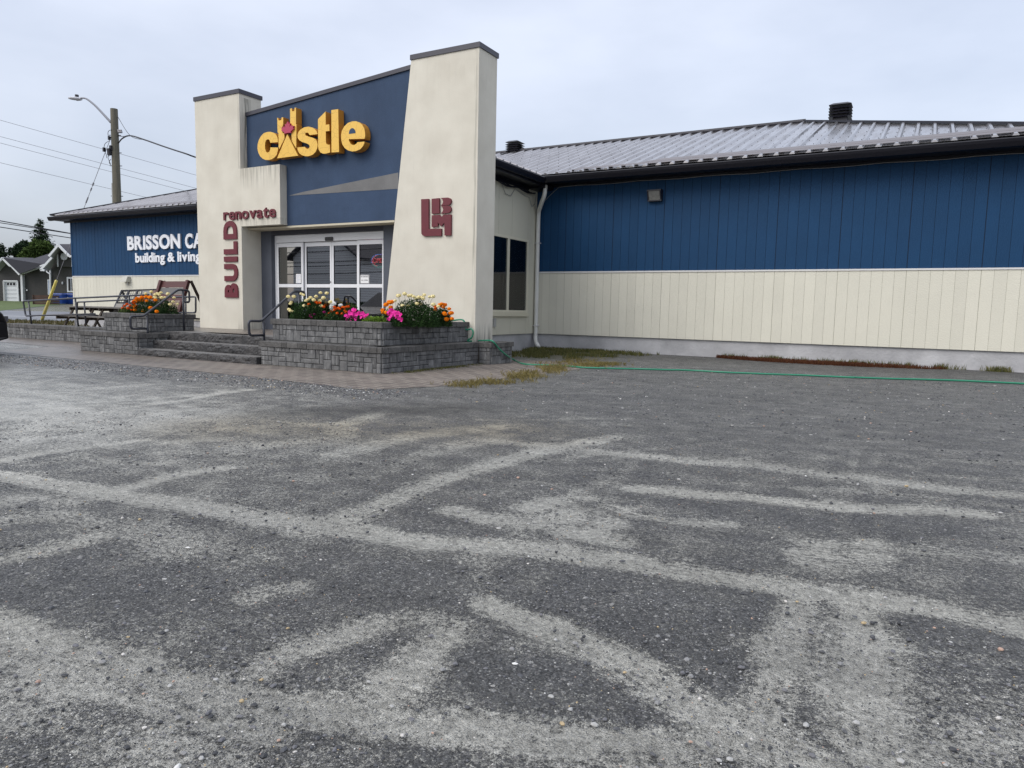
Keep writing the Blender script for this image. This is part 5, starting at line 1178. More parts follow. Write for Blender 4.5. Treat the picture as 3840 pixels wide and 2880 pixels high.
# ------------------------------------------------------------------ wooden displays and picnic tables on the bed
M_wood = [mat('board_'+n_, c_, .6, var=.25, vscale=4, bump=.3, bscale=30, stretch=(.3,1,6)) for n_, c_ in (('maroon', (.085,.022,.020)), ('grey', (.13,.125,.12)), ('brown', (.12,.065,.045)), ('tan', (.20,.14,.095)))]
M_oldw = mat('weathered_dark_wood', (.075,.055,.04), .75, var=.5, vscale=5, bump=.4, bscale=30); M_oldtop = mat('weathered_grey_wood', (.17,.16,.145), .7, var=.3, vscale=5)
ad = thing('deck_board_display', (-17.6, 13.2, .17), 'tall slanted maroon and grey deck board display beside the left tower', 'display stand')
ya = 13.1; F2 = Cl
TL = onY(ya, *F2(1672,843)); TRr = onY(ya, *F2(1958,850)); 
cols = [0,1,0,3,2,3,2]; nb = 7; x_l, x_r, zt_, zb_ = TL[0], TRr[0], TL[2], .30
for k in range(nb):
    f0, f1 = k/nb, (k+1)/nb; b = MB(); za_ = zt_+(zb_-zt_)*f0; zc = zt_+(zb_-zt_)*f1; y0_ = ya-.5*f0; y1_ = ya-.5*f1
    b.hexa([(x_l+.08,y1_,zc+.008),(x_r-.06,y1_,zc+.008),(x_r-.06,y1_+.05,zc+.008),(x_l+.08,y1_+.05,zc+.008)],[(x_l+.08,y0_,za_),(x_r-.06,y0_,za_),(x_r-.06,y0_+.05,za_),(x_l+.08,y0_+.05,za_)]); b.build('deck_board', M_wood[cols[k]], ad)
for xx in (x_l+.03, x_r):
    b = MB(); b.bar((xx,ya-.02,zt_+.02),(xx,ya-.52,zb_-.12), .09, .10, (1,0,0)); b.build('post', M_wood[0], ad)
    b = MB(); b.bar((xx+.05,ya+.03,zt_+.01),(xx+.10,ya+.75,.17), .05, .07, (1,0,0)); b.build('back_leg', M_oldw, ad)
b = MB(); b.bar((x_l,ya+.4,.55),(x_r+.1,ya+.4,.55), .05, .05); b.build('brace', M_oldw, ad)
md = thing('panel_sample_rack', (-20, 13.7, .17), 'black framed slanted rack with white grid and grey sample panels behind the ramp', 'display stand')
ya = 13.8; A_ = onY(ya, *F1(722,140)); B_ = onY(ya, *F1(1400,118)); Cq = onY(ya-.7, *F1(572,500)); Zb = .3
def pr_(fx, fz, d=0): # point on the slanted rack face
    top = A_.lerp(B_, fx); bot = Vector((Cq[0]+(B_[0]-A_[0]+.1)*fx, Cq[1], Cq[2])); q = top.lerp(bot, fz); return q+Vector((0,-d,0))
b = MB()
for fx in (0,.2,.42,.55,.8,1.): b.bar(pr_(fx,0), pr_(fx,1.05), .045, .05, (1,0,0))
for fz in (0,.60): b.bar(pr_(0,fz), pr_(1,fz), .05, .05)
b.build('frame', M_gut, md)
b = MB()
for k in range(10): b.bar(pr_(.02+.053*k,.02,.02), pr_(.02+.053*k,.6,.02), .008, .008)
for k in range(6): b.bar(pr_(0,.06+.1*k,.02), pr_(.53,.06+.1*k,.02), .008, .008)
b.build('wire_grid', M_gut, md)
b = MB(); b.quad(pr_(.02,.62,.03), pr_(.98,.62,.03), pr_(.98,1.04,.03), pr_(.02,1.04,.03)); b.quad(pr_(.56,.03,.03), pr_(.78,.03,.03), pr_(.78,.58,.03), pr_(.56,.58,.03)); b.build('grey_panel', mat('sample_panel_grey', (.20,.19,.17), .7), md)
b = MB(); b.quad(pr_(.80,.03,.03), pr_(1.,.03,.03), pr_(1.,.6,.03), pr_(.80,.6,.03)); b.build('brown_panel', M_wood[2], md)
b = MB(); b.bar(pr_(0,0), (A_[0],ya+.6,.17), .05, .05); b.bar(pr_(1,0), (B_[0],ya+.6,.17), .05, .05); b.build('back_leg', M_gut, md)
def picnic(label, cx, cy, L_, z0, rot=0.):
    t = thing('picnic_table', (cx, cy, z0), label, 'picnic table', 'picnic tables behind the ramp'); t.rotation_euler = (0,0,0)
    def bx(name, m_, *q): b = MB(); b.box(cx+q[0], cx+q[1], cy+q[2], cy+q[3], z0+q[4], z0+q[5]); return b.build(name, m_, t)
    b = MB()
    for k in range(5): b.box(cx-L_/2, cx+L_/2, cy-.36+k*.146, cy-.36+k*.146+.138, z0+.66, z0+.70)
    b.build('table_top', M_oldtop, t)
    for s in (-1,1):
        b = MB(); 
        for k in range(2): b.box(cx-L_/2, cx+L_/2, cy+s*.66-.13+k*.135, cy+s*.66-.13+k*.135+.128, z0+.38, z0+.415)
        b.build('bench_seat', M_oldtop, t)
    for ex in (-L_/2+.3, L_/2-.3):
        b = MB(); b.box(cx+ex-.02, cx+ex+.02, cy-.36, cy+.36, z0+.57, z0+.659); b.box(cx+ex-.02, cx+ex+.02, cy-.78, cy+.78, z0+.29, z0+.379); b.build('cross_beam', M_oldw, t)
        for s in (-1,1): b = MB(); b.bar((cx+ex+.042,cy+s*.25,z0+.62),(cx+ex+.042,cy+s*.60,z0), .04, .09, (1,0,0)); b.build('leg', M_oldw, t)
    return t
p = onY(13.3, *C2p(1250,395)); q = onY(13.3, *C2p(1800,385))
picnic('weathered picnic table nearest the corner of the store', p[0]+.85, 13.4, 1.7, .13)
picnic('weathered picnic table partly behind the left planter', p[0]+2.75, 13.2, 1.6, .13)

# ------------------------------------------------------------------ pole, street lamp, wires
V0 = 33.6; pc = cr_(0,300,800)
pt0 = onV(V0, *pc(1182,300)); pbm = Vector((pt0[0]-.25, pt0[1]-.15, 0)); 
q_ = onV(V0, *pc(1215,1255)); dirp = (q_-pt0).normalized(); pbase = pt0+dirp*((0-pt0[2])/dirp[2])
up_ = thing('utility_pole', (pbase[0], pbase[1], 0), 'weathered wooden utility pole rising behind the left wing roof', 'utility pole')
M_pole = mat('weathered_pole_wood', (.15,.135,.10), .85, vscale=3, c2=(.085,.085,.065), bump=.5, bscale=20, stretch=(6,6,.4))
b = MB(); b.tube([pbase.lerp(pt0, i/8) for i in range(9)], .21, 16, True, .155); b.build('post', M_pole, up_, smooth=False)
b = MB(); cdt = pbase.lerp(pt0, .05)-UV_*.22; b.tube([pbase-UV_*.235, pbase.lerp(pt0, .66)-UV_*.21], .03, 8); b.build('conduit', mat('grey_conduit', (.45,.46,.45), .5), up_)
b = MB()
for fr_ in (.88, .80, .74, .60, .5): 
    c_ = pbase.lerp(pt0, fr_); b.bar(c_-UV_*.28, c_+UV_*.28, .02, .03)
b.build('bolt', M_gut, up_)
ins = MB()
for x_, y_ in ((1240,525),(1245,540)): p = onV(V0-.1, *pc(x_, y_)); ins.tube([p-UV_*.09, p+UV_*.09], .05, 8)
ins.build('insulator', mat('grey_insulator', (.20,.20,.22), .4), up_)
b = MB()
for pts in ([(1160,515),(1125,530),(1120,570),(1135,600),(1150,590)], [(1135,630),(1090,660),(1078,720),(1100,770),(1108,810)], [(1150,690),(1140,750),(1120,800),(1148,875)], [(1115,750),(1125,790),(1150,770)], [(1150,820),(1132,850),(1145,880)]):
    b.tube(smoothpath([onV(V0-.15, *pc(*q)) for q in pts], 4), .012, 5)
for x_, y_, s_ in ((1138,745,.08),(1152,705,.06),(1133,602,.045),(1080,722,.05)):
    p = onV(V0-.15, *pc(x_, y_)); b.box(p[0]-s_, p[0]+s_, p[1]-s_, p[1]+s_, p[2]-s_*1.8, p[2]+s_*1.8)
b.build('cable_loops', M_gut, up_)
lp = [onV(V0, *pc(*q)) for q in ((1150,440),(1100,385),(1040,320),(990,268),(940,225),(905,200),(880,189),(850,186),(828,188))]
sl_ = thing('street_lamp', lp[0], 'grey cobra head street lamp on a curved arm near the pole top', 'street lamp')
b = MB(); b.tube(smoothpath(lp, 4), .055, 10, True, .035); b.build('arm', mat('grey_lamp_metal', (.30,.31,.35), .4), sl_, smooth=True)
a = onV(V0, *pc(843,196)); c = onV(V0, *pc(711,186)); b = MB(); n = 10; rings = []
for i in range(n+1):
    t = i/n; w = .17*math.sin(math.pi*min(1,(t*.85+.12)))**.6; h_ = .085*math.sin(math.pi*min(1,(1-t)*.75+.12))**.5*(1.15 if t < .5 else .9); p = a.lerp(c, t); rings.append([(p+NV*(w*math.cos(2*math.pi*k/10))+Vector((0,0,h_*math.sin(2*math.pi*k/10)*(.75 if k < 5 else 1.)))) for k in range(10)])
vs = [v for rg in rings for v in rg]; fs = [(i*10+k, i*10+(k+1)%10, (i+1)*10+(k+1)%10, (i+1)*10+k) for i in range(n) for k in range(10)]+[tuple(range(10)), tuple(range(n*10, n*10+10))]
b.add(vs, fs); b.build('lamp_head', mat('pale_lamp_head', (.50,.51,.55), .4), sl_, smooth=True)
p = onV(V0, *pc(797,170)); b = MB(); b.tube([p-Vector((0,0,.08)), p+Vector((0,0,.07))], .08, 10); b.build('photocell', M_dark, sl_)
M_wire = mat('thin_grey_wire', (.20,.20,.22), .5); M_wireb = mat('thick_black_cable', (.012,.012,.018), .5)
def wire(label, p, q, r_, m_, s_=.3, grp='power lines across the sky'):
    b = MB(); b.tube(sag(p, q, s_), r_, 5); tag(b.build('power_line', m_), label, 'power line', grp)
ln = ['topmost thin wire crossing the sky behind the pole', 'second thin wire down crossing behind the pole', 'third thin wire down crossing behind the pole', 'lowest thin wire meeting the roof right of the pole']
for lab, (y0_, y1_) in zip(ln, ((423,992), (593,1128), (660,1185), (865,1345))):
    def at_(x_): return y0_+(y1_-y0_)*x_/2030
    wire(lab, onV(38, *pc(-700, at_(-700)-8)), onV(110, *pc(11000, at_(11000))), .0105, M_wire, .0)
ln = ['uppermost thick black cable in front of the spruce', 'middle thick black cable in front of the spruce', 'lowest thick black cable in front of the spruce']
pk = lambda x_, y_: (x_*.217, 780+y_*.217)
for lab, (a_, c_, rr_) in zip(ln, (((0,232),(1225,446),.034), ((0,266),(1225,450),.026), ((0,340),(1225,524),.030))):
    wire(lab, onV(44, *pk(-2200, a_[1]-(c_[1]-a_[1])/1225*2200-20)), onV(54, *pk(2600, c_[1]+(c_[1]-a_[1])/1225*1375)), rr_, M_wireb, .0, 'thick cables at lower left')
svc = [onV(V0-.2, *pc(*q)) for q in ((1240,535),(1300,560),(1350,575))]
b = MB(); P = [onV(V0-(i*.9), *pc(x_, y_)) for i, (x_, y_) in enumerate(((1232,650),(1270,605),(1350,577),(1500,620),(1700,690),(1900,755),(2100,810)))]
P.append(Vector((-14.2, 11.62, 4.75)))
b.tube(smoothpath(P, 5), .03, 6); b.tube(smoothpath([P[0]+Vector((0,0,1.15)), P[2], P[3]], 5), .012, 5); b.tube([P[0]+Vector((0,0,.3)), P[1]+Vector((0,0,.08)), P[2]], .014, 5)
tag(b.build('service_cable', M_wireb), 'twisted black service cable from the pole to the store tower', 'cable')
gt = onV(V0, *pc(1152,590)); pk0 = onV(V0+.6, 211, 1053); gb = onG(156, 1200)
b = MB(); b.tube([gt, pk0], .012, 5)
p = gt.lerp(pk0, .45); 
for f_, s_ in ((.31,.035),(.345,.03),(.41,.03),(.43,.03)): p = gt.lerp(pk0, f_); q = gt.lerp(pk0, f_+.02); b.tube([p, q], s_, 6)
tag(b.build('guy_wire', M_wire), 'steel guy wire running from the pole down to the yellow guard', 'guy wire')
b = MB(); b.tube([Vector((gb[0],gb[1],-.05)), pk0], .075, 12, True, .06); tag(b.build('guy_guard', mat('yellow_plastic_guard', (.72,.60,.14), .45, var=.1), smooth=True), 'slanting yellow guard tube beside the road', 'guard')

# ------------------------------------------------------------------ dark sided house across the road
VH = 74.; FH = pk
def hp(x_, y_, v=VH): return onV(v, *FH(x_, y_))
HS = thing('dark_sided_house', (hp(600,1600)[0], hp(600,1600)[1], .9), 'charcoal clapboard house with white trim and attached garage across the road', 'house')
def clap(name, c, h_=.16):
    m, n, b_ = newmat(name); L = n.links.new; tcn = n.nodes.new('ShaderNodeTexCoord'); w = n.nodes.new('ShaderNodeTexWave'); w.wave_profile = 'SAW'; w.bands_direction = 'Z'; w.inputs['Scale'].default_value = 2*math.pi/(h_*2*math.pi)/2/math.pi*3.1416
    L(tcn.outputs['Object'], w.inputs[0]); mr = n.nodes.new('ShaderNodeMapRange'); mr.inputs[1].default_value = .0; mr.inputs[2].default_value = .25; mr.inputs[3].default_value = .35; mr.inputs[4].default_value = 1; L(w.outputs['Fac'], mr.inputs[0])
    mx = n.nodes.new('ShaderNodeMix'); mx.data_type = 'RGBA'; mx.blend_type = 'MULTIPLY'; mx.inputs[0].default_value = 1; mx.inputs[6].default_value = col4(c); L(mr.outputs[0], mx.inputs[7]); L(mx.outputs[2], b_.inputs['Base Color']); b_.inputs['Roughness'].default_value = .7
    bp = n.nodes.new('ShaderNodeBump'); bp.inputs['Strength'].default_value = .6; bp.inputs['Distance'].default_value = .03; L(w.outputs['Fac'], bp.inputs['Height']); L(bp.outputs[0], b_.inputs['Normal']); return m
M_clap = clap('charcoal_clapboard', (.062,.060,.060)); M_shing = mat('charcoal_shingles', (.050,.050,.062), .9, vscale=9, c2=(.03,.03,.038), bump=.6, bscale=8, stretch=(1,1,5))
M_wh = mat('white_house_trim', (.68,.70,.72), .5); M_sof = mat('pale_house_soffit', (.42,.43,.43), .7)
def poly(name, pts, m_, par, back=.2, v=VH):
    b = MB(); P = [hp(x_, y_, v) for x_, y_ in pts]; b.prism(P, NV*back); return b.build(name, m_, par)
ZBs = 1625
poly('wall', [(-260,ZBs),(388,ZBs),(380,1150),(205,1010),(115,960),(-30,1110),(-260,1300)], M_clap, HS, 6)
poly('wall', [(389,ZBs),(868,ZBs),(868,1030),(700,1040),(389,1150)], M_clap, HS, 5, VH+.15)
poly('wall', [(869,ZBs),(1700,ZBs),(1700,1000),(1240,830),(1062,720),(869,1035)], M_clap, HS, 5, VH-1.5)
poly('gable_box', [(1000,1012),(1248,1018),(1248,835),(1062,735),(1000,800)], M_clap, HS, .5, VH-2.0)
def bars(name, segs, w, m_, v, th=.12, dep=.15):
    for (p_, q_) in segs: b = MB(); b.bar(hp(*p_, v), hp(*q_, v), dep, th); b.build(name, m_, HS)
bars('fascia', [((48,865),(175,997)), ((175,997),(205,1003)), ((205,1003),(345,1150)), ((-130,1040),(48,865))], 0, M_wh, VH-.9, .22, .15)
bars('fascia', [((340,1145),(775,985))], 0, M_wh, VH-.6, .24)
bars('fascia', [((1010,640),(1200,835)), ((1200,835),(1500,835)), ((1012,640),(848,835)), ((898,857),(770,1000)), ((770,1000),(700,1070)), ((700,1070),(775,1075))], 0, M_wh, VH-3.2, .20)
bars('corner_trim', [((388,1150),(405,ZBs))], 0, M_wh, VH-.05, .2, .38); bars('corner_trim', [((870,1040),(872,ZBs))], 0, M_wh, VH-1.6, .1, .16); bars('corner_trim', [((995,800),(1003,1015))], 0, M_wh, VH-2.1, .1, .12); bars('corner_trim', [((1245,850),(1248,1015))], 0, M_wh, VH-2.1, .1, .12)
bars('downpipe', [((803,1085),(815,1110)), ((815,1110),(865,1140)), ((865,1140),(868,1240))], 0, M_wh, VH-1.8, .10, .10)
# soffits under the deep overhangs
b = MB(); b.quad(hp(48,870,VH-.8), hp(-130,1050,VH-.8), hp(-30,1120,VH), hp(115,962,VH)); b.quad(hp(1012,650,VH-3), hp(770,1005,VH-3), hp(775,1080,VH-3), hp(868,1080,VH-1.6), hp(869,1030,VH-1.6), hp(1062,735,VH-1.6)); b.build('soffit', M_sof, HS)
# roofs with their far edges well behind
b = MB(); b.quad(hp(48,858,VH-1), hp(340,1140,VH-1), hp(775,975,VH-.6), hp(600,880,VH+5)); b.quad(hp(48,858,VH-1), hp(600,880,VH+5), hp(570,860,VH+6), hp(48,850,VH+6)); b.quad(hp(-130,1040,VH-1), hp(48,858,VH-1), hp(48,850,VH+6), hp(-130,1030,VH+6))
b.quad(hp(340,1140,VH-.9), hp(860,965,VH-.7), hp(1010,800,VH+4), hp(840,790,VH+5), hp(560,880,VH+3.5))
b.quad(hp(1012,635,VH-3.1), hp(1200,830,VH-3.1), hp(1500,830,VH-3.1), hp(1500,625,VH+1), hp(1015,622,VH+1)); b.quad(hp(1012,632,VH-3.1), hp(848,830,VH-3.1), hp(840,860,VH+1), hp(1012,622,VH+1)); b.build('roof', M_shing, HS)
# garage door with lights
gd = poly('garage_door', [(100,1270),(305,1270),(322,1612),(112,1612)], M_wh, HS, .1, VH-.15)
b = MB()
for k in range(1,5): b.bar(hp(104+2*k,1270+k*68+8,VH-.17), hp(310+2*k,1270+k*68+8,VH-.17), .02, .03)
b.build('panel_joint', mat('door_joint_grey', (.35,.36,.38), .6), gd)
for x_ in (118,170,224,278):
    b = MB(); b.prism([hp(x_,1292,VH-.18), hp(x_+(36 if x_ < 270 else 22),1292,VH-.18), hp(x_+(36 if x_ < 270 else 22),1334,VH-.18), hp(x_,1334,VH-.18)], NV*.02); b.build('door_window', M_gut, gd)
bars('door_frame', [((58,1262),(305,1262)), ((80,1268),(92,1612)), ((300,1268),(320,1612))], 0, M_wh, VH-.2, .14, .12); bars('door_frame', [((68,1264),(84,1612))], 0, M_sof, VH-.22, .14, .2)
b = MB(); b.prism([hp(458,1410,VH), hp(478,1410,VH), hp(478,1430,VH), hp(458,1430,VH)], -NV*.06); b.build('wall_box', M_wh, HS)
w_ = poly('window', [(1152,1192),(1300,1192),(1310,1455),(1160,1455)], M_wh, HS, .1, VH-1.65)
for x_ in (1178, 1232): poly('window_pane', [(x_,1222),(x_+32,1222),(x_+36,1428),(x_+4,1428)], M_gut, w_, .05, VH-1.70)
w_ = poly('side_door', [(818,1235),(855,1235),(858,1500),(828,1500)], M_wh, HS, .1, VH-.1); poly('door_pane', [(830,1250),(848,1250),(851,1490),(836,1490)], mat('pale_blue_pane', (.35,.42,.55), .3), w_, .05, VH-.14)
b = MB(); cc = hp(1113,841,VH-2.1); b.tube([cc, cc-NV*.08], .36, 8); b.build('gable_vent', M_wh, HS)
b = MB(); cc = hp(1082,1295,VH-1.55); b.tube([cc+Vector((0,0,.12))-NV*.03, cc+Vector((0,0,-.12))-NV*.03], .07, 6); b.build('number_plaque', M_wh, HS)  # small white piece for the number plaque on the wall, no light source

# bins and crate
def place_g(x_, y_): return onG(x_*.217, 1060+y_*.217)
def bin_(label, cx_):
    p = place_g(cx_, 370); base = p; sc = (onV(p.dot(NV), (cx_+95)*.217, 1100)-onV(p.dot(NV), (cx_-95)*.217, 1100)).length; H_ = sc*.98
    t = thing('recycling_bin', p, label, 'bin', 'blue wheeled bins by the dark house'); u = UV_*sc/2; d = NV*sc*.4
    M_b = bpy.data.materials.get('blue_bin_plastic') or mat('blue_bin_plastic', (.012,.05,.24), .35)
    b = MB(); b.hexa([p-u*.82-d*.8, p+u*.82-d*.8, p+u*.82+d*.8, p-u*.82+d*.8], [p-u-d+Vector((0,0,H_*.86)), p+u-d+Vector((0,0,H_*.86)), p+u+d+Vector((0,0,H_*.86)), p-u+d+Vector((0,0,H_*.86))]); b.build('body', M_b, t, bevel=.04)
    z = Vector((0,0,H_*.87)); z2 = Vector((0,0,H_)); b = MB(); b.hexa([p-u*1.06-d*1.1+z, p+u*1.06-d*1.1+z, p+u*1.06+d*1.1+z, p-u*1.06+d*1.1+z], [p-u-d+z2*.97, p+u-d+z2*.97, p+u*.9+d+z2, p-u*.9+d+z2]); b.build('lid', M_b, t, bevel=.03)
    for s in (-1,1): b = MB(); b.tube([p+u*.7*s+d*.9+Vector((0,0,.12))-UV_*.05, p+u*.7*s+d*.9+Vector((0,0,.12))+UV_*.05], .14, 10); b.build('wheel', M_gut, t)
    b = MB(); c_ = p-d*.93+Vector((0,0,H_*.55)); b.prism([c_-UV_*.12-Vector((0,0,.08)), c_+UV_*.12-Vector((0,0,.08)), c_+Vector((0,0,.14))], -NV*.01); b.build('recycling_mark', M_trim, t)
bin_('blue wheeled bin next to the wooden crate', 1035); bin_('blue wheeled bin at the corner of the store', 1222)
p = place_g(812, 378); v_ = p.dot(NV); u = UV_*((onV(v_, 950*.217, 1100)-onV(v_, 672*.217, 1100)).length/2); H_ = (onV(v_, 170, 1106)-onV(v_, 170, 1141)).length
cr8 = thing('wooden_crate', p, 'low brown slatted wooden crate beside the blue bins', 'crate'); M_cr = mat('crate_brown_wood', (.085,.045,.032), .8, var=.4, vscale=4)
for k in range(4): b = MB(); z0 = Vector((0,0,H_*k/4+.01)); z1 = Vector((0,0,H_*(k+1)/4-.02)); d = NV*.7; b.hexa([p-u-d+z0,p+u-d+z0,p+u+d+z0,p-u+d+z0],[p-u-d+z1,p+u-d+z1,p+u+d+z1,p-u+d+z1]); b.build('slat', M_cr, cr8)
for s in (-1,1): b = MB(); b.bar(p+u*s-NV*.73, p+u*s-NV*.73+Vector((0,0,H_)), .12, .05); b.build('corner_post', M_cr, cr8)

# ------------------------------------------------------------------ trees
M_spr = leafmat('spruce_needles', (.010,.020,.012), (.035,.060,.028)); M_dec = leafmat('broadleaf_foliage', (.025,.045,.012), (.10,.15,.04)); M_brk = mat('bark', (.06,.045,.035), .9, bump=.5, bscale=10)
def spruce(label, x_, ytop, ybase, wide, v, seed, lean=0):
    r = random.Random(seed); top = onV(v, x_, ytop); base = Vector((top[0], top[1], terrain(top[0], top[1]))); H_ = top[2]-base[2]; Rm = wide
    t = thing('spruce_tree', base, label, 'tree', 'trees beyond the road'); b = MB(); b.tube([base, top], .28, 8, True, .02); b.build('trunk', M_brk, t)
    b = MB(); k = 0; z = .10
    while z < .985:
        rad = Rm*(1-z)**.75*(.8+.4*r.random()); nbr = 9 if z < .8 else 6
        for j in range(nbr):
            a = r.uniform(0,6.3); L_ = rad*r.uniform(.65,1.15); d = Vector((math.cos(a), math.sin(a), 0)); p0 = base+Vector((0,0,H_*z)); n = max(6, int(L_*24))
            for i in range(n):
                f_ = (i+1)/n; q = p0+d*(L_*f_)+Vector((0,0,-.28*L_*f_+.20*L_*f_*f_))+Vector((r.gauss(0,.10), r.gauss(0,.10), r.gauss(0,.07)))
                dd = d*r.uniform(.2,1)+Vector((r.uniform(-.8,.8), r.uniform(-.8,.8), r.uniform(-.7,.25))); add_leaf(b, q, dd, r.uniform(.18,.42), .13, r)
        z += .021
    b.build('crown', M_spr, t)
def broadleaf(label, clumps, v, seed, m_, nl=2600, lf=.30):
    r = random.Random(seed); c0 = onV(v, *clumps[0][:2]); base = Vector((c0[0], c0[1], terrain(c0[0], c0[1])))
    t = thing('broadleaf_tree', base, label, 'tree', 'trees beyond the road'); b = MB(); b.tube([base, c0], .25, 8, True, .08)
    cl = []
    for (x_, y_, rp) in clumps:
        p = onV(v+r.uniform(-1.2,1.2), x_, y_); rad = rp*v/FPX*1.0; cl.append((p, rad)); b.tube([c0-Vector((0,0,1)), p], .08, 5, False, .03)
    b.build('trunk', M_brk, t); b = MB(); tot = sum(q[1]**2 for q in cl)
    for p, rad in cl:
        for k in range(int(nl*rad*rad/tot)):
            d = Vector((r.gauss(0,1), r.gauss(0,1), r.gauss(0,1))).normalized(); rr_ = rad*(r.random()**.4)*(1+.35*mnoise.noise(d*2.3+Vector((seed,0,0)))); q = p+Vector((d[0]*rr_, d[1]*rr_, d[2]*rr_*.85))
            add_leaf(b, q, d+Vector((r.uniform(-1,1), r.uniform(-1,1), r.uniform(-1,1))), lf*r.uniform(.5,1.2), lf*.55, r)
    b.build('crown', m_, t)
T6 = lambda x_, y_: (x_*.217, 780+y_*.217)
spruce('tall dark pointed spruce rising behind the dark house', T6(690,180)[0], T6(690,182)[1], 1100, 3.1, 92, 31)
spruce('small dark spruce at the left edge of the photo', T6(0,600)[0], T6(0,612)[1], 1100, 2.6, 88, 32)
broadleaf('round leafy green tree in front of the tall spruce', [(*T6(640,760),34),(*T6(760,680),24),(*T6(840,740),22),(*T6(520,800),24),(*T6(640,660),24),(*T6(420,850),18)], 84, 33, M_dec, 5200)
broadleaf('dark straggly tree left of the round leafy tree', [(*T6(390,720),24),(*T6(330,800),18),(*T6(420,630),13),(*T6(200,740),9),(*T6(260,780),9),(*T6(170,790),5),(*T6(300,700),9)], 87, 34, M_spr, 2600, .32)

# ------------------------------------------------------------------ parked black car, nose just in view at left
M_car = mat('black_car_paint', (.006,.006,.008), .35, spec=.3); M_tyre = mat('tyre_rubber', (.015,.015,.015), .8); M_rim = mat('alloy_rim', (.35,.35,.36), .3, metal=.8)
cn = onV(12.9, 34, 1240); cx1 = cn[0]+.36; cy1 = cn[1]
car = thing('parked_car', (cx1-.95, cy1-2.3, 0), 'black car nose just showing at the left edge beside the paved path', 'car')
side = [(0,.30),(-.02,.62),(-.10,.78),(-.55,.90),(-1.25,1.0),(-1.95,1.48),(-3.4,1.52),(-4.2,1.10),(-4.55,.98),(-4.6,.40),(-4.3,.26),(-.4,.22)]
def carpt(s_, z, f_): # f_: 0 right side .. 1 left
    inset = .0 if z < .9 else (z-.9)*.42
    nose = .16*max(0, 1-(-s_)/.5)
    return Vector((cx1-nose-inset-(1.9-2*nose-2*inset)*f_, cy1+s_-.10*abs(f_-.5)**2*4*(1 if s_ > -.5 else 0), z))
b = MB(); n = len(side); fr_ = [0,.06,.5,.94,1.]; vs = []
for f_ in fr_:
    for s_, z in side:
        q = carpt(s_, z, f_)
        if f_ in (0,1.): q[2] = q[2]-(.03 if z > .6 else 0)
        vs.append(q)
fs = [(i*n+k, i*n+(k+1)%n, (i+1)*n+(k+1)%n, (i+1)*n+k) for i in range(len(fr_)-1) for k in range(n)]+[tuple(range(n-1,-1,-1)), tuple(range((len(fr_)-1)*n, len(fr_)*n))]
b.add(vs, fs); b.build('body', M_car, car, bevel=.03)
for s_ in (-.92,-3.65):
    for sd_ in (0,1):
        x_ = cx1-.02 if sd_ == 0 else cx1-1.88; dx_ = .012 if sd_ == 0 else -.012
        b = MB(); b.tube([(x_-.11*(1 if sd_ == 0 else -1),cy1+s_,.34),(x_+dx_,cy1+s_,.34)], .34, 24); w = b.build('wheel', M_tyre, car)
        b = MB(); b.tube([(x_,cy1+s_,.34),(x_+dx_*1.8,cy1+s_,.34)], .22, 20); b.build('rim', M_rim, w)
for sd_ in (0,1):
    x_ = cx1-.42 if sd_ == 0 else cx1-1.48; b = MB(); b.box(x_-.16, x_+.16, cy1-.16, cy1-.05, .60, .70); b.build('headlight', mat('headlight_lens', (.10,.10,.11), .2) if sd_ == 0 else bpy.data.materials['headlight_lens'], car)
b = MB(); b.box(cx1-1.4, cx1-.5, cy1-.04, cy1+.012, .42, .58); b.build('grille', M_gut, car)
for sd_ in (0,1):
    b = MB(); s2 = .004 if sd_ == 0 else -.004; P = [carpt(s_, z, float(sd_))+Vector((s2,0,.0)) for s_, z in ((-1.35,1.02),(-2.0,1.42),(-3.3,1.45),(-3.95,1.10))]; b.prism(P, (-.01 if sd_ == 0 else .01, 0, 0)); b.build('side_window', M_gut, car)

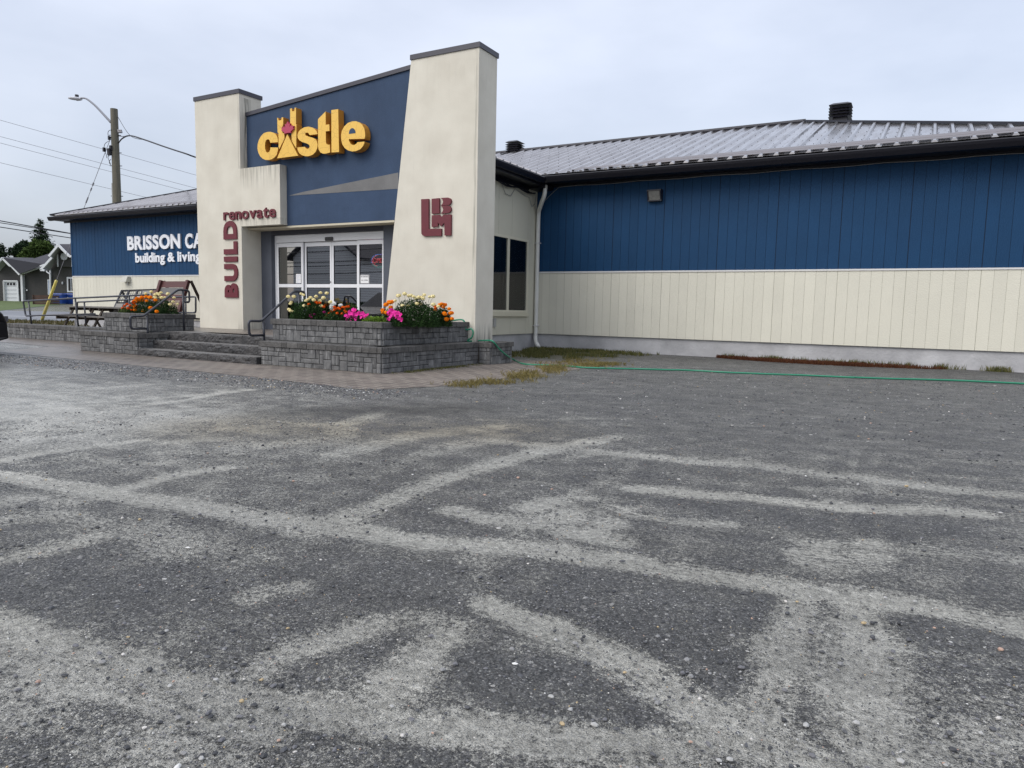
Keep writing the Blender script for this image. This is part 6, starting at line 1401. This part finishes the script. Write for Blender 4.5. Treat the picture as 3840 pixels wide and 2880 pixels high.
# ------------------------------------------------------------------ across the lot, seen mirrored in the door glass
M_pale = clap('pale_clapboard', (.72,.73,.75), .32)
hx0, hx1, hy0, hy1 = -45.5, -38.5, -27., -20.
ph = thing('pale_house', ((hx0+hx1)/2, hy1, 0), 'pale clapboard house across the lot mirrored in the entrance doors', 'house')
b = MB(); b.box(hx0, hx1, hy0, hy1, 0, 5.0); b.prism([(hx0,hy1,5.0),(hx1,hy1,5.0),((hx0+hx1)/2,hy1,7.4)], (0,hy0-hy1,0)); b.build('wall', M_pale, ph)
b = MB(); b.bar(((hx0+hx1)/2,(hy0+hy1)/2,7.5),(hx0-.5,(hy0+hy1)/2,4.75), 8., .15, (0,0,1)); b.bar(((hx0+hx1)/2,(hy0+hy1)/2,7.5),(hx1+.5,(hy0+hy1)/2,4.75), 8., .15, (0,0,1)); b.build('roof', M_shing, ph)
for xx in ():
    b = MB(); b.box(xx, xx+1.5, hy1+.01, hy1+.06, 3.3, 4.3); w_ = b.build('window', M_gut, ph)
    b = MB(); b.box(xx-.1, xx, hy1+.01, hy1+.1, 2.8, 4.4); b.box(xx+1.5, xx+1.6, hy1+.01, hy1+.1, 2.8, 4.4); b.build('frame', M_wh, w_)
for k_, xx in enumerate((-47.5, -34.6)):
    q = thing('utility_pole', (xx, -19, 0), ('wooden pole mirrored in the leftmost door panel', 'wooden pole mirrored in the rightmost door panel')[k_], 'utility pole')
    b = MB(); b.tube([(xx,-19,0),(xx,-19,9)], .16, 10); b.build('post', M_pole, q); b = MB(); b.bar((xx-1.1,-19,8),(xx+1.1,-19,8), .1, .12); b.build('crossarm', M_pole, q)
for k_, (z_, lab) in enumerate(((3.6,'lowest'),(4.2,'second'),(4.5,'third'),(5.3,'highest'))):
    b = MB(); b.tube(sag((-70,-19+.2*k_,z_+1.0),(-20,-18.4,z_+.8), 1.), .035, 5); tag(b.build('power_line', M_wireb), lab+' cable mirrored across the entrance doors', 'power line', 'cables mirrored in the doors')
hd = thing('added_hedge', (-42, -16, 0), 'unseen dark foliage row added behind the camera to darken the lower door panes', 'added_hedge'); b = MB(); r = random.Random(8)  # unseen leaf row, added to darken the reflection in the lower panes
for k in range(9000): add_leaf(b, Vector((r.uniform(-60,-24), -16+r.uniform(-.7,.7), r.uniform(0,1.1))), Vector((r.uniform(-1,1),r.uniform(-1,1),r.uniform(-.3,1))), .35, .22, r)
b.build('foliage', M_spr, hd)
